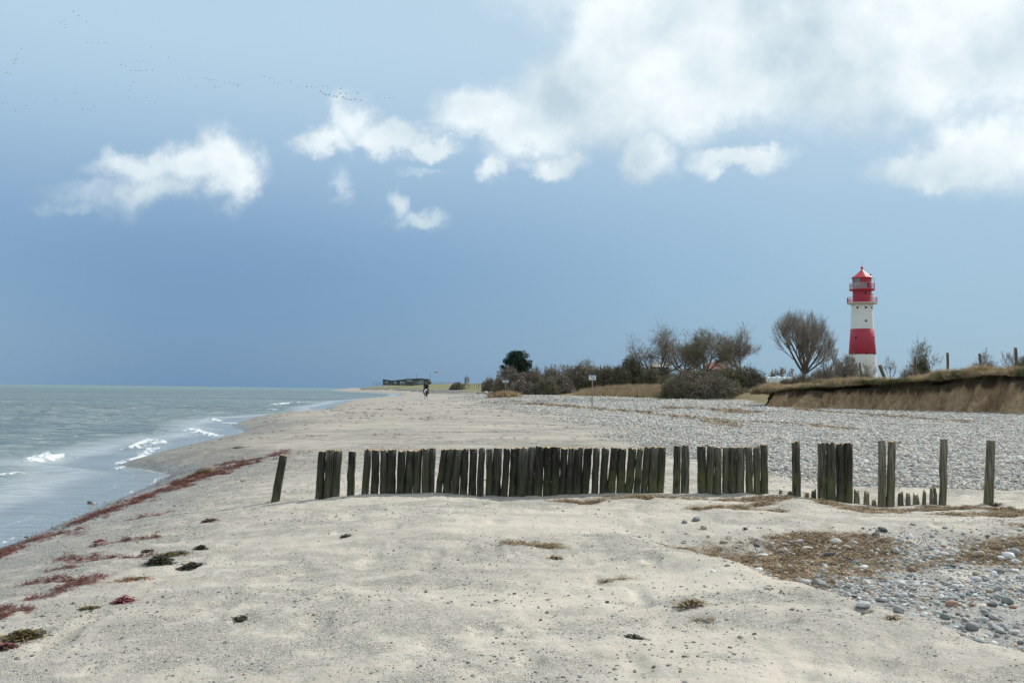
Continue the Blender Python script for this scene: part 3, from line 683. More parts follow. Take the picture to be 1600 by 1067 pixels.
def clump(name, px, py, wpx, cols, hfac, label, n=500, seed=1, strand=.06):
    """a heap of weed one can pick up"""
    r = np.random.default_rng(seed); x, y = ground(px, py, height); w = wpx/F*y*.5
    V = []; F_ = []; ci = []
    for i in range(n):
        u = r.normal(0, .42, 2); rr = np.hypot(*u); px_, py_ = u[0]*w, u[1]*w*.8
        p = np.array([px_, py_, max(.0, (1-rr*.8))*w*hfac*r.uniform(.1, 1.2)]); a = r.uniform(0, 2*PI); ll = strand*r.uniform(.4, 1.2); ww = .009*r.uniform(.5, 1.6)
        gx = float(height(x+px_, y+py_)); b = len(V); til = r.uniform(-.6, .6)
        p[2] += gx
        for j in range(4):
            s = np.array([-math.sin(a), math.cos(a), til])*ww*.5; V += [p+s, p-s]; ci += [i, i]; a += r.normal(0, .7)
            p = p+np.array([math.cos(a), math.sin(a), r.normal(0, .28)-.12])*ll/3; p[2] = max(p[2], gx+.002)
        for j in range(3): F_.append((b+2*j, b+2*j+1, b+2*j+3, b+2*j+2))
    rc = [i/3 for i in range(4)]; b = len(V); nb = 14
    for k in range(5):
        for j in range(nb):
            a = 2*PI*j/nb; rr = w*(.5 if seed < 20 else .7)*(k/4)*(1+.35*math.sin(a*2+seed)+.2*math.sin(a*5+seed*2)); q = np.array([rr*math.cos(a), rr*.8*math.sin(a)])
            V.append(np.array([q[0], q[1], float(height(x+q[0], y+q[1]))+w*hfac*.5*(1-(k/4)**2)*r.uniform(.5, 1.2)-.004])); ci.append(n-1)
    for k in range(4):
        for j in range(nb): F_.append((b+k*nb+j, b+(k+1)*nb+j, b+(k+1)*nb+(j+1) % nb, b+k*nb+(j+1) % nb))
    z0 = float(height(x, y)); V = np.array(V)-np.array([0, 0, z0])
    me = np_mesh(name, V, np.array(F_), False)
    cc = np.array(cols)[r.integers(0, len(cols), n)]*r.uniform(.6, 1.35, (n, 1)); set_col(me, 'tint', cc[np.array(ci)])
    o = obj(name, me, M_weed, loc=(x, y, z0)); tag(o, label, 'seaweed'); return o
M_weed, g = mat('weed'); g.put(g.b.inputs['Base Color'], g.n('ShaderNodeAttribute', attribute_name='tint').outputs['Color']); g.b.inputs['Roughness'].default_value = .6
DK = [(.035,.035,.02),(.06,.055,.03),(.09,.07,.035),(.045,.05,.03)]; YO = [(.20,.14,.03),(.28,.20,.04),(.12,.09,.03),(.16,.10,.05)]; RR = [(.22,.06,.06),(.30,.10,.10),(.14,.04,.04)]
for a in [(250,880,46,DK,.55,'largest black-green bladderwrack heap on the sand, lower left',900,1), (298,888,38,DK,.5,'black-green wrack heap just right of the largest one',600,2),
          (272,866,55,YO+DK,.18,'thin straggle of olive and yellow wrack behind the largest heap',400,3), (314,857,18,DK,.6,'small dark wrack tuft behind and right of the two heaps',260,4),
          (318,741,48,YO,.45,'golden yellow wrack heap at the end of the small water inlet',800,5,.12), (327,814,26,DK+RR,.3,'flat brown wrack scrap on pale sand left of the leaning post',260,6),
          (193,940,28,RR,.55,'pinkish red seaweed tuft alone on the sand, lower left',400,7), (35,995,66,YO+DK,.3,'olive yellow wrack mat at the lower left corner',800,8), (6,1012,34,DK+RR,.4,'dark red-brown wrack clump at the left picture edge',500,9),
          (140,950,26,DK+YO,.2,'small olive wrack scrap left of the pinkish red tuft',200,10), (376,968,16,DK,.5,'little dark weed knot on open sand, lower left of centre',160,11), (155,846,18,RR,.3,'small wine red weed scrap near the near waterline',200,12),
          (992,997,24,DK,.35,'dark weed scrap on pale sand, lower centre right',160,13), (230,862,16,DK,.4,'tiny dark wrack tuft behind the largest heap, towards the water',150,14), (205,905,70,RR+YO,.06,'thin scatter of reddish weed between the red band and the heaps',200,15),
          (540,838,14,DK,.5,'small dark weed knot in front of the left post group',120,16), (868,872,18,BR,.4,'small brown weed knot in front of the middle of the groyne',140,17), (300,1000,1,DK,.1,None,1,18), (1555,788,22,DK,.5,'dark weed lump on the sand right of the last tall post',200,19), (1300,910,28,BR+[(.5,.4,.3)],.25,'pale crust of weed on the brown litter in the hollow',160,20),
          (1080,943,44,BR,.25,'brown root-like weed scrap on the berm, lower right of centre',360,21), (1115,1000,0,DK,.1,None,1,22), (370,700,30,DK,.2,'dark weed streak on the wet sand behind the leaning post',160,23), (1395,965,20,BR,.3,'brown weed scrap on the berm crest, lower right',120,24)]:
    if a[5] is None: continue
    clump('seaweed_clump', *a)

# ------------------------------------------------------------------ stones of the hollow, one object each
def stone_mat(name, c, c2=None):
    m, g = mat(name); tc = g.n('ShaderNodeTexCoord').outputs['Object']
    rn = g.n('ShaderNodeObjectInfo').outputs['Random']; off = g.vm('SCALE', g.comb(rn, rn, rn), 50)
    p = g.vm('ADD', tc, off)
    n = g.noise(p, 1.6, 6, .65); sp = g.noise(p, 14, 4, .7)
    col = g.mix(g.mr(n, .35, .65), (*c, 1), (*(c2 or tuple(.72*v for v in c)), 1))
    k = g.mr(sp, .3, .7, .72, 1.25, smooth=False); k2 = g.math('MULTIPLY', k, g.math('ADD', .82, g.math('MULTIPLY', rn, .36)))
    g.put(g.b.inputs['Base Color'], g.mix(1.0, col, g.comb(k2, k2, k2), 'MULTIPLY'))
    g.b.inputs['Roughness'].default_value = .7
    bp = g.n('ShaderNodeBump'); bp.inputs['Strength'].default_value = .35; bp.inputs['Distance'].default_value = .05
    g.put(bp.inputs['Height'], sp); g.put(g.b.inputs['Normal'], bp.outputs[0]); return m
STC = {'grey': (.36,.36,.35), 'dark grey': (.13,.135,.135), 'pale grey': (.56,.555,.53), 'white': (.76,.75,.71), 'tan': (.52,.43,.31), 'reddish': (.44,.27,.19), 'greenish grey': (.29,.32,.28)}
STM = {k: [stone_mesh('beach_stone', 2 if i < 4 else 3, 500+i*7+j*31) for i in range(6)] for j, k in enumerate(STC)}
for k, ms in STM.items():
    mm = stone_mat('stone_'+k.replace(' ', '_'), STC[k])
    for m_ in ms: m_.materials.append(mm)
def stone(kind, x, y, w, flat_=1.0, var=None, label=None, group=None, rz=None, sink=.25):
    me = STM[kind][random.randrange(6) if var is None else var]
    o = bpy.data.objects.new('beach_stone', me); C.objects.link(o); s = w/2
    hz = s*flat_*.55
    o.location = (x, y, float(height(x, y))+hz*(1-2*sink)); o.scale = (s, s, s*flat_)
    o.rotation_euler = (random.gauss(0, .12), random.gauss(0, .12), random.uniform(0, 2*PI) if rz is None else rz)
    tag(o, label, 'stone', group); return o
placed = []
KEY = [('tan', 1130, 848, 12, 1.1, 'small tan stone standing alone on the sand behind the litter'), ('dark grey', 1183, 853, 12, .9, 'small dark stone alone between the tan stone and the pebble patch'),
       ('pale grey', 1305, 849, 24, .8, 'pale oval stone with a dark patch on the brown litter, topmost of the hollow'), ('tan', 1323, 858, 19, .95, 'rust and tan stone beside the pale oval stone on the litter'),
       ('grey', 1247, 848, 17, .9, 'grey block-like stone at the left end of the pebble patch'), ('white', 1262, 858, 18, .6, 'flat white stone in the small pebble patch on the litter'), ('reddish', 1275, 857, 13, .9, 'dark reddish stone touching the flat white stone'),
       ('tan', 1528, 869, 22, 1.1, 'large upright tan stone among the upper shingle of the hollow'), ('dark grey', 1576, 854, 16, .8, 'dark stone alone on the brown litter at the upper right of the hollow'),
       ('pale grey', 1475, 867, 19, .7, 'pale smooth stone left of the large tan stone'), ('dark grey', 1480, 887, 11, 1.3, 'upright dark stone in the middle of the hollow shingle'),
       ('greenish grey', 1574, 942, 23, 1.25, 'biggest round mottled dark stone at the right edge of the hollow'), ('reddish', 1583, 949, 15, .7, 'orange-brown oval stone leaning on the big mottled stone'),
       ('white', 1350, 948, 25, .75, 'large white humped stone on the berm edge'), ('dark grey', 1403, 958, 18, .8, 'black jagged stone on the berm edge by the puddle'), ('greenish grey', 1502, 942, 14, .9, 'olive round stone alone on the grey wet gravel'),
       ('greenish grey', 1477, 965, 17, 1.0, 'grey-green domed stone at the puddle rim'), ('grey', 1556, 982, 26, .6, 'long flat grey stone near the lower right corner'), ('greenish grey', 1565, 989, 20, .7, 'smooth olive-grey stone just below the long flat one'), ('white', 1585, 991, 22, .8, 'white rounded stone at the lower right corner of the hollow'),
       ('pale grey', 1552, 966, 20, .8, 'pale split stone with dark underside, lower right'), ('dark grey', 1541, 962, 15, .8, 'dark chunky stone behind the pale split stone'), ('tan', 1445, 936, 17, .6, 'flat tan stone behind the puddle'), ('white', 1411, 910, 13, .6, 'white flat stone where litter meets shingle'), ('grey', 1137, 884, 10, .8, 'grey stone lying at the thin end of the berm'), ('white', 1115, 892, 11, .3, 'flat white shell-like stone on the berm sand')]
for (k, px, py, w, fl, lab) in KEY:
    x, y = ground(px, py, height); stone(k, x, y, w/F*y, fl, label=lab); placed.append((x, y, w/F*y*.5))
HST = {}; cnt = 0; kinds = list(STC); kw = [.26, .08, .28, .12, .14, .06, .06]; tries = 0
while cnt < 265 and tries < 60000:
    tries += 1
    x = random.uniform(1.6, 7.8); y = random.uniform(6.2, 13.3)
    q = (x-HA[0])*hn[0]+(y-HA[1])*hn[1]
    if q < .12: continue
    side = float(sm(x-.42*y+2.4+1.4*fbm(x, y, .9, 3, 97), -.2, 1.6))*(1-float(sm(y, 11.8, 13.3)))
    if random.random() > .04+.96*side: continue
    if x > y*.56: continue
    w = min(.16, max(.05, random.lognormvariate(math.log(.075), .35)))
    if any((x-a)**2+(y-b)**2 < (c+w*.45)**2 for a, b, c in placed): continue
    placed.append((x, y, w*.5)); k = random.choices(kinds, kw)[0]
    where = 'far' if y > 10.3 else ('near' if y < 8.3 else 'middle')
    HST.setdefault((k, where), []).append((x/y, stone(k, x, y, w, random.uniform(.75, 1.1)))); cnt += 1
ORD = ['first','second','third','fourth','fifth','sixth','seventh','eighth','ninth','tenth','eleventh','twelfth','thirteenth','fourteenth','fifteenth','sixteenth','seventeenth','eighteenth','nineteenth','twentieth']
ORD += ['twenty-'+w for w in ORD[:9]]+['thirtieth']+['thirty-'+w for w in ORD[:9]]+['fortieth']+['forty-'+w for w in ORD[:9]]+['fiftieth']
for (k, where), lst in HST.items():
    lst.sort(key=lambda a: a[0])
    for i, (_, o_) in enumerate(lst): tag(o_, f'{ORD[min(i, 49)]} {k} stone from the left in the {where} strip of the hollow', 'stone', 'loose sea-worn stones in the hollow')
# puddle in the hollow
def puddle():
    m, g = mat('puddle_water'); g.b.inputs['Base Color'].default_value = (.16, .16, .145, 1); g.b.inputs['Roughness'].default_value = .04
    g.b.inputs['Specular IOR Level'].default_value = .6
    xs = np.linspace(2.2, 8.5, 90); ys = np.linspace(6.0, 9.6, 60); X, Y = np.meshgrid(xs, ys, indexing='ij')
    q = (X-HA[0])*hn[0]+(Y-HA[1])*hn[1]
    zl = float(np.median(height(X, Y)[(q > .5) & (q < 1.2)]))-.012
    V = np.stack([X.ravel(), Y.ravel(), np.full(X.size, zl)], 1); f = grid_faces(90, 60, False)[:, ::-1]
    c = V[f].mean(1); qc = (c[:, 0]-HA[0])*hn[0]+(c[:, 1]-HA[1])*hn[1]
    f = f[(qc > .15) & (qc < 3.4)]; return tag(obj('puddle', np_mesh('puddle', V, f), m), kind='structure')
puddle()
# riprap far off by the bushes, and stones in the shallows
BL = []
for i in range(14):
    px = 748+random.random()*34; py = 608+random.random()*5; Y = 168+random.uniform(-6, 6); p = P(px, py, Y)
    BL.append((px, stone(random.choice(['tan', 'pale grey', 'grey']), p.x, Y, random.uniform(.5, 1.1), 1.0)))
for i, (_, o_) in enumerate(sorted(BL, key=lambda a: a[0])): tag(o_, f'{ORD[i]} boulder from the left in the low rubble heap beyond the farther beach sign', 'stone', 'boulders beyond the farther sign')
for px, py, w, k, lab in [(141,786,10,'dark grey','dark stone standing in the shallow water near the shore'), (147,788,7,'tan','small brown stone touching the dark stone in the shallows'), (372,965,9,'grey','grey stone alone on open sand, lower left of centre')]:
    x, y = flat(px, py) if py < 800 else ground(px, py); stone(k, x, y, w/F*y, 1.0, label=lab, sink=.05)

# ------------------------------------------------------------------ groyne posts
def wood_mat(name, base, algae, pale, amt):
    m, g = mat(name); tc = g.n('ShaderNodeTexCoord').outputs['Object']; rn = g.n('ShaderNodeObjectInfo').outputs['Random']
    p = g.vm('ADD', tc, g.vm('SCALE', g.comb(rn, rn, rn), 30)); z = g.xyz(tc)[2]
    grain = g.noise(g.vm('MULTIPLY', p, (40, 40, 2.5)), 1, 5, .65)
    patch = g.noise(g.vm('MULTIPLY', p, (5, 5, 3)), 1, 5, .65)
    col = g.mix(g.mr(grain, .35, .7), (*base, 1), (*pale, 1)); kk = g.math('ADD', .55, g.math('MULTIPLY', rn, 1.0)); col = g.mix(1.0, col, g.comb(kk, kk, kk), 'MULTIPLY')
    al = g.math('MULTIPLY', g.mr(z, .62, .22), g.mr(patch, .40, .62)); col = g.mix(g.math('MULTIPLY', al, amt), col, (*algae, 1))
    lit = g.math('MULTIPLY', g.mr(z, .22, .02), g.mr(grain, .35, .6)); col = g.mix(g.math('MULTIPLY', lit, .35), col, (.22, .19, .14, 1))
    col = g.mix(g.mr(patch, .62, .72, 0, .4), col, (.15, .145, .115, 1))
    tp_ = g.math('MULTIPLY', g.math('MULTIPLY', g.mr(z, .50, .80), g.mr(rn, .35, .9)), g.mr(grain, .35, .6)); col = g.mix(g.math('MULTIPLY', tp_, .7), col, (.15, .14, .11, 1))
    g.put(g.b.inputs['Base Color'], col); g.b.inputs['Roughness'].default_value = .85
    bp = g.n('ShaderNodeBump'); bp.inputs['Strength'].default_value = .9; bp.inputs['Distance'].default_value = .012
    g.put(bp.inputs['Height'], grain); g.put(g.b.inputs['Normal'], bp.outputs[0]); return m
W_dark = wood_mat('dark_wet_wood', (.016,.015,.011), (.085,.09,.03), (.07,.066,.05), .55)
W_mid = wood_mat('algae_wood', (.03,.028,.019), (.12,.125,.04), (.13,.12,.085), .8)
W_pale = wood_mat('weathered_wood', (.075,.066,.045), (.12,.12,.05), (.27,.235,.17), .55)
M_end = simple('cut_end_grain', (.50, .36, .19), .85, .4, 30, .4)
def post(name, b, t, wb, wt, m, seed, rough_top=0.0, nside=12, nr=9):
    r = np.random.default_rng(seed); b = np.array(b); t = np.array(t); L = np.linalg.norm(t-b); ax = (t-b)/L
    b2 = b-ax*.3; u = np.cross(ax, [0, 1, 0]); u /= np.linalg.norm(u); w = np.cross(u, ax)
    th = np.arange(nside)*2*PI/nside; prof = 1+r.normal(0, .05, nside)+.06*np.cos(2*(th-r.uniform(0, 3))); V = []
    for k in range(nr):
        f = k/(nr-1); s = max(0, (f*(L+.3)-.3)/L); rad = .5*(wb*(1-s)+wt*s)*(1+r.normal(0, .018))
        c = b2+(t-b2)*f + (u*r.normal(0, .003)+w*r.normal(0, .003))
        for i in range(nside):
            q = rad*prof[i]*(1+r.normal(0, .02)); p = c+(u*math.cos(th[i])+w*math.sin(th[i]))*q
            if k == nr-1: p = p+ax*r.normal(0, .004+rough_top) - ax*abs(rough_top)*r.uniform(0, 2)
            V.append(p)
    f = grid_faces(nr, nside, True)
    top = t-ax*.006
    V.append(top); n0 = (nr-1)*nside; tf = [(n0+i, n0+(i+1) % nside, len(V)-1) for i in range(nside)]
    V = np.array(V)-b
    me = np_mesh(name, V, [f[:, ::-1], np.array(tf)]); me.materials.append(m); me.materials.append(M_end)
    mi = np.zeros(len(me.polygons), np.int32); mi[len(f):] = 1; me.polygons.foreach_set('material_index', mi)
    sm_ = np.ones(len(me.polygons), bool); sm_[len(f):] = False; me.polygons.foreach_set('use_smooth', sm_)
    o = obj(name, me, loc=tuple(b)); return o
# (top centre x, base centre x, width) in the photograph; top/base heights are interpolated from measured lines
R2 = lambda *q: [(400+(a+b)/8, 400+(c+d)/8, ((b-a)+(d-c))/8) for a, b, c, d in q]
R3 = lambda *q: [(780+(a+b)/8, 780+(c+d)/8, ((b-a)+(d-c))/8) for a, b, c, d in q]
R4 = lambda *q: [(1160+(a+b)/7.27, 1160+(c+d)/7.27, ((b-a)+(d-c))/7.27) for a, b, c, d in q]
runs = [('leaning', R2((145,195,95,140))), ('tight trio', R2((390,441,371,422),(441,492,421,474),(490,544,472,520))), ('lone left', R2((577,626,567,612))),
        ('quartet', R2((680,722,660,702),(722,776,715,766),(778,826,776,822),(825,876,820,868))),
        ('quintet', R2((888,936,875,922),(940,990,925,974),(990,1041,980,1032),(1040,1088,1035,1082),(1086,1122,1080,1110))),
        ('long', R2((1155,1196,1122,1160),(1195,1245,1168,1212),(1248,1290,1220,1266),(1285,1332,1278,1316),(1333,1388,1330,1370),(1388,1436,1380,1422),(1442,1482,1435,1472),(1482,1536,1478,1526))
         + R3((28,72,10,50),(70,125,58,105),(122,182,112,168),(188,232,168,212),(230,285,212,264),(284,335,270,320),(334,381,322,364),(386,432,368,412),(430,480,413,456),(478,526,460,506),(532,584,506,556),(584,632,572,614),(634,692,628,668),(700,744,670,722),(744,793,734,780))),
        ('fan', R3((812,860,783,830),(860,904,838,877),(903,948,882,922),(945,1000,928,977),(998,1041,980,1026))),
        ('pair', R3((1089,1136,1083,1127),(1138,1190,1135,1182))),
        ('eight', R3((1241,1286,1241,1291),(1299,1345,1293,1337),(1344,1395,1344,1384),(1397,1441,1394,1437),(1440,1482,1435,1477),(1481,1534,1479,1524)) + R4((15,54,20,60),(57,101,63,102),(100,143,106,145))),
        ('lone right', R4((277,326,286,328))), ('four', R4((423,476,429,471),(476,528,480,527),(528,579,535,579),(580,626,582,623))),
        ('twin', R4((769,816,774,813),(827,876,819,860))), ('tall', R4((1121,1169,1116,1158))), ('last', R4((1387,1438,1379,1419)))]
TX = [430,437,497,510,536,549,570,612,622,635,650,675,690,800,825,845,862,877,950,983,1006,1040,1050,1200,1240,1265,1280,1304,1316,1330,1372,1395,1472,1546]
TY = [711,711,705,703.5,702.3,705,702.5,702,703,705,702,700.5,702,700,698.5,697,698.2,699,699.5,700.5,698,697.5,697,695,690,690,691,691.5,692,692,688.5,688,686,688.5]
TX2 = [1052,1078,1090,1115,1125,1150,1165,1174,1188,1199]; TY2 = [697,696.7,697,697,699.5,698.5,699,698,696,694.5]
RL = {'leaning': 'leaning dark post standing alone at the seaward end of the groyne', 'lone left': 'single dark post between the tight trio and the group of four, left',
      'lone right': 'single mossy post between the group of nine and the group of four, right', 'tall': 'tall single mossy post with splintered stub beside it, second from the landward end', 'last': 'last tall weathered post, alone at the landward end of the groyne'}
RN = {'tight trio': 'touching trio of black posts near the seaward end', 'quartet': 'dark group of four', 'quintet': 'dark five left of the long run', 'long': 'longest unbroken run of the groyne', 'fan': 'fanned five just right of the longest run',
      'pair': 'low pair right of the fanned group', 'eight': 'mossy nine right of the low pair', 'four': 'tall group of four mossy posts', 'twin': 'tall twin posts among the stumps'}
seed = 900
for rname, ps in runs:
    for i, (tx, bx, w) in enumerate(ps):
        seed += 1; random.seed(seed)
        ty = np.interp(tx, TX2, TY2) if 1045 < tx < 1203 else np.interp(tx, TX, TY)
        ty += random.uniform(-.8, .6)
        by = np.interp(bx, post_px, post_py)
        if rname == 'leaning': ty, by = 711, 784
        yy = ROWY+random.uniform(-.03, .03)
        b = P(bx, by+1.0, yy); t = P(tx, ty, yy); ww = w/2/F*yy*2
        ww = ww*.5*2 if rname else ww
        m = W_dark if tx < 960 else (W_mid if tx < 1250 else W_pale if tx > 1340 else W_mid)
        if 1000 < tx < 1045: m = W_mid
        kw_ = random.uniform(.96, 1.16); o = post('groyne_post', b, t, w/F*yy*kw_, w/F*yy*kw_*random.uniform(.9, 1.03), m, seed, random.choice([0, .004, .012]))
        lab = RL.get(rname) or f'{ORD[i]} post from the left in the {RN[rname]}'
        tag(o, lab, 'post', 'wooden posts of the groyne')
ST = [((205,230),350,377),((252,280),352,381),((350,378),362,385),((388,418),346,391),((632,665),348,431),((688,722),350,438),((733,762),402,441),((882,915),358,441),((925,953),362,441),((968,1003),375,438),((1020,1045),350,436),((1062,1085),330,426),((1084,1105),320,425)]
SL = ['lowest broken stump left of the single mossy post','jagged low stump touching the left side of the single mossy post','small brown stump right of the single mossy post','square-topped stump against the left of the tall group of four','slanting rotten stump just right of the tall group of four',
      'pale splintered stump between the tall group of four and the twin posts','short dark stump just left of the twin posts','pointed stump first to the right of the twin posts','leaning stump second to the right of the twin posts','squat dark stump third to the right of the twin posts','slim red-topped stump fourth to the right of the twin posts','broad broken stump left half beside the tall single post','higher splintered stump touching the tall single post']
for k, ((a, b_), yt, yb) in enumerate(ST):
    px = 1160+(a+b_)/7.27; yy = ROWY+.05*math.sin(k*2.3)
    b = P(px, 670+yb/3.636+1, yy); t = P(px+random.uniform(-1, 1), 670+yt/3.636, yy); w = (b_-a)/3.636/F*yy
    o = post('groyne_stump', b, t, w*1.1, w*.8, W_pale if k > 3 else W_mid, 1000+k, .02, 9, 5)
    tag(o, SL[k], 'post stump', 'broken stumps in the groyne')
random.seed(99)
# ------------------------------------------------------------------ eroded bank
def build_bank():
    Ys = np.arange(48, 94.5, .08); Xb = vegx(Ys)+.35*fbm(Ys*0, Ys, .22, 3, 120)*2
    tx = np.gradient(Xb); ty = np.gradient(Ys); L = np.hypot(tx, ty); nx, ny = -ty/L, tx/L   # towards the sea
    s = np.cumsum(L)
    T = np.concatenate([np.linspace(0, 1, 46), 1+np.array([.03, .08, .15, .3, .6, 1, 1.6, 2.4])]); m = len(T)
    fade = 1-sm(Ys, 91, 94)                                            # the bank runs out to the left
    off = np.interp(T, [0,.12,.3,.6,.8,.88,.93,.97,1], [1.15,.8,.45,.18,.02,-.22,-.12,.16,.22])
    V = np.zeros((len(Ys), m, 3)); hcol = np.zeros((len(Ys), m, 3))
    flu = fbm(s, 0*s, .55, 4, 130)
    for j, t in enumerate(T):
        if t <= 1:
            rg_ = 1-np.abs(2*vnoise(s*.9+t*.25, 0*s, 134)-1); rg2 = 1-np.abs(2*vnoise(s*2.3-t*.4, 0*s+t*.3, 135)-1)
            o = off[j] + (1.3-.95*t)*(1.6*flu + 5.0*fbm(s, 0*s, .30, 3, 137) + .55*fbm(s, 0*s+t*.8, 1.6, 4, 131)) + (.95*rg_**3+.4*rg2*rg2-.4)*(1-t*.45) + .22*fbm(s, 0*s+t*3, 4, 3, 133)
            under = np.exp(-((t-.88)/.06)**2)*(-.9)*sm(fbm(s, 0*s, .35, 2, 140), -.1, .12)
            spur = np.exp(-(t/.45)**2)*1.7*sm(fbm(s, 0*s, .8, 2, 141), .05, .25)
            o = o+under+spur + (.9*fbm(s, 0*s+t, 1.4, 4, 142, .6) if t > .90 else 0)
        else: o = .22 + .9*fbm(s, 0*s+1, 1.4, 4, 142, .6)*max(0, 1-(t-1)*2) + (.95*flu)*.7 - (t-1)*2.1
        x = Xb+nx*o; y = Ys+ny*o
        zb = height(x, y); zt = land(Xb+1.5, Ys) - .12*np.abs(fbm(s, 0*s, .6, 3, 150))
        ztop = zt + .45*fbm(s, 0*s, 1.1, 4, 151, .6)*(1 if t < 1.2 else .5)
        base = np.minimum(height(Xb+nx*1.8, Ys+ny*1.8), 1.6)
        if t <= 1: z = (base-.15)+(ztop-base+.15)*t**.95
        else:
            z = ztop*max(0, 1-(t-1)/1.2)+(land(x, y)+.02)*min(1, (t-1)/1.2) if t < 2.2 else land(x, y)+.02-(t-2.2)*.6
        z = base-.2+(z-base+.2)*fade
        V[:, j] = np.stack([x, y, z], 1)
        turf = sm(t + .5*fbm(s, 0*s+t*2, 1.2, 5, 155, .65), .88, .97)
        hcol[:, j] = np.stack([0*s+min(t, 1), turf, 0*s], 1)
    n = 2600; k = RNG.integers(0, len(Ys), n); o = 1.2+RNG.exponential(.55, n)-.5; cx, cy = Xb[k]+nx[k]*o, Ys[k]+ny[k]*o
    kp = (fbm(cx, cy, .5, 3, 158) > -.02) & (Ys[k] < 92); cx, cy = cx[kp], cy[kp]; m_ = len(cx); sz = .5*np.clip(RNG.lognormal(math.log(.13), .55, m_), .05, .55)
    scatter('soil_clods', TP_peb, np.stack([cx, cy, height(cx, cy)+sz*.2], 1), rand_rot(m_), sz[:, None]*RNG.uniform(.8, 1.2, (m_, 3)), np.array([[.32,.215,.125]])*RNG.uniform(.5, 1.3, (m_, 1)), RNG.integers(0, 8, m_), 'crumbled soil clods fallen at the foot of the bank')
    me = np_mesh('eroded_bank', V.reshape(-1, 3), grid_faces(len(Ys), m, False)); set_col(me, 'bank', hcol.reshape(-1, 3))
    mm, g = mat('bank_soil'); tc = g.n('ShaderNodeTexCoord').outputs['Object']
    at = g.n('ShaderNodeSeparateColor'); g.put(at.inputs[0], g.n('ShaderNodeAttribute', attribute_name='bank').outputs['Color']); hh, tf, _ = at.outputs
    st = g.noise(g.vm('MULTIPLY', tc, (2.5, 2.5, .5)), 1, 6, .65); fi = g.noise(tc, 7, 5, .7)
    soil = g.mix(g.mr(st, .3, .7), (.40, .255, .14, 1), (.70, .49, .30, 1))
    soil = g.mix(g.mr(fi, .3, .7, 0, .35), soil, (.19, .13, .075, 1))
    al_ = g.noise(g.vm('MULTIPLY', tc, (1, 1, .15)), .55, 5, .7)
    dk = g.math('MULTIPLY', g.mr(g.math('ADD', g.math('ADD', hh, g.math('MULTIPLY', st, .3)), g.math('MULTIPLY', al_, 1.1)), 1.24, 1.46), .88)
    soil = g.mix(dk, soil, (.055, .042, .028, 1))
    gc = g.ramp(g.noise(tc, 2.5, 6, .75), [(.3, (.05,.065,.02)), (.52, (.12,.125,.045)), (.7, (.26,.21,.11))])
    g.put(g.b.inputs['Base Color'], g.mix(tf, soil, gc)); g.b.inputs['Roughness'].default_value = .95
    bp = g.n('ShaderNodeBump'); bp.inputs['Strength'].default_value = 1.0; bp.inputs['Distance'].default_value = .22
    g.put(bp.inputs['Height'], g.math('ADD', st, fi)); g.put(g.b.inputs['Normal'], bp.outputs[0])
    tag(obj('eroded_bank', me, mm), kind='structure')
build_bank()

# ------------------------------------------------------------------ grasses
def blade_tuft(name, n, h, spread, lean, w, seed):
    r = np.random.default_rng(seed); V = []; F4 = []; F3 = []
    for i in range(n):
        a = r.uniform(0, 2*PI); p = np.array([math.cos(a), math.sin(a), 0])*spread*r.random()**.5; d = r.uniform(0, 2*PI); l = lean*r.random()
        wv = np.array([-math.sin(d), math.cos(d), 0])*w*.5; hh = h*r.uniform(.55, 1.1); dv = np.array([math.cos(d), math.sin(d), 0]); b = len(V)
        p1 = p+dv*l*hh*.35+np.array([0, 0, hh*.55]); p2 = p+dv*l*hh*1.1+np.array([0, 0, hh*(1-.25*l)])
        V += [p-wv, p+wv, p1+wv*.8, p1-wv*.8, p2]; F4.append((b, b+1, b+2, b+3)); F3.append((b+3, b+2, b+4))
    return np_mesh(name, np.array(V), [np.array(F4), np.array(F3)], False)
M_gr = inst_mat('grass_blades', .85, 2, .15)
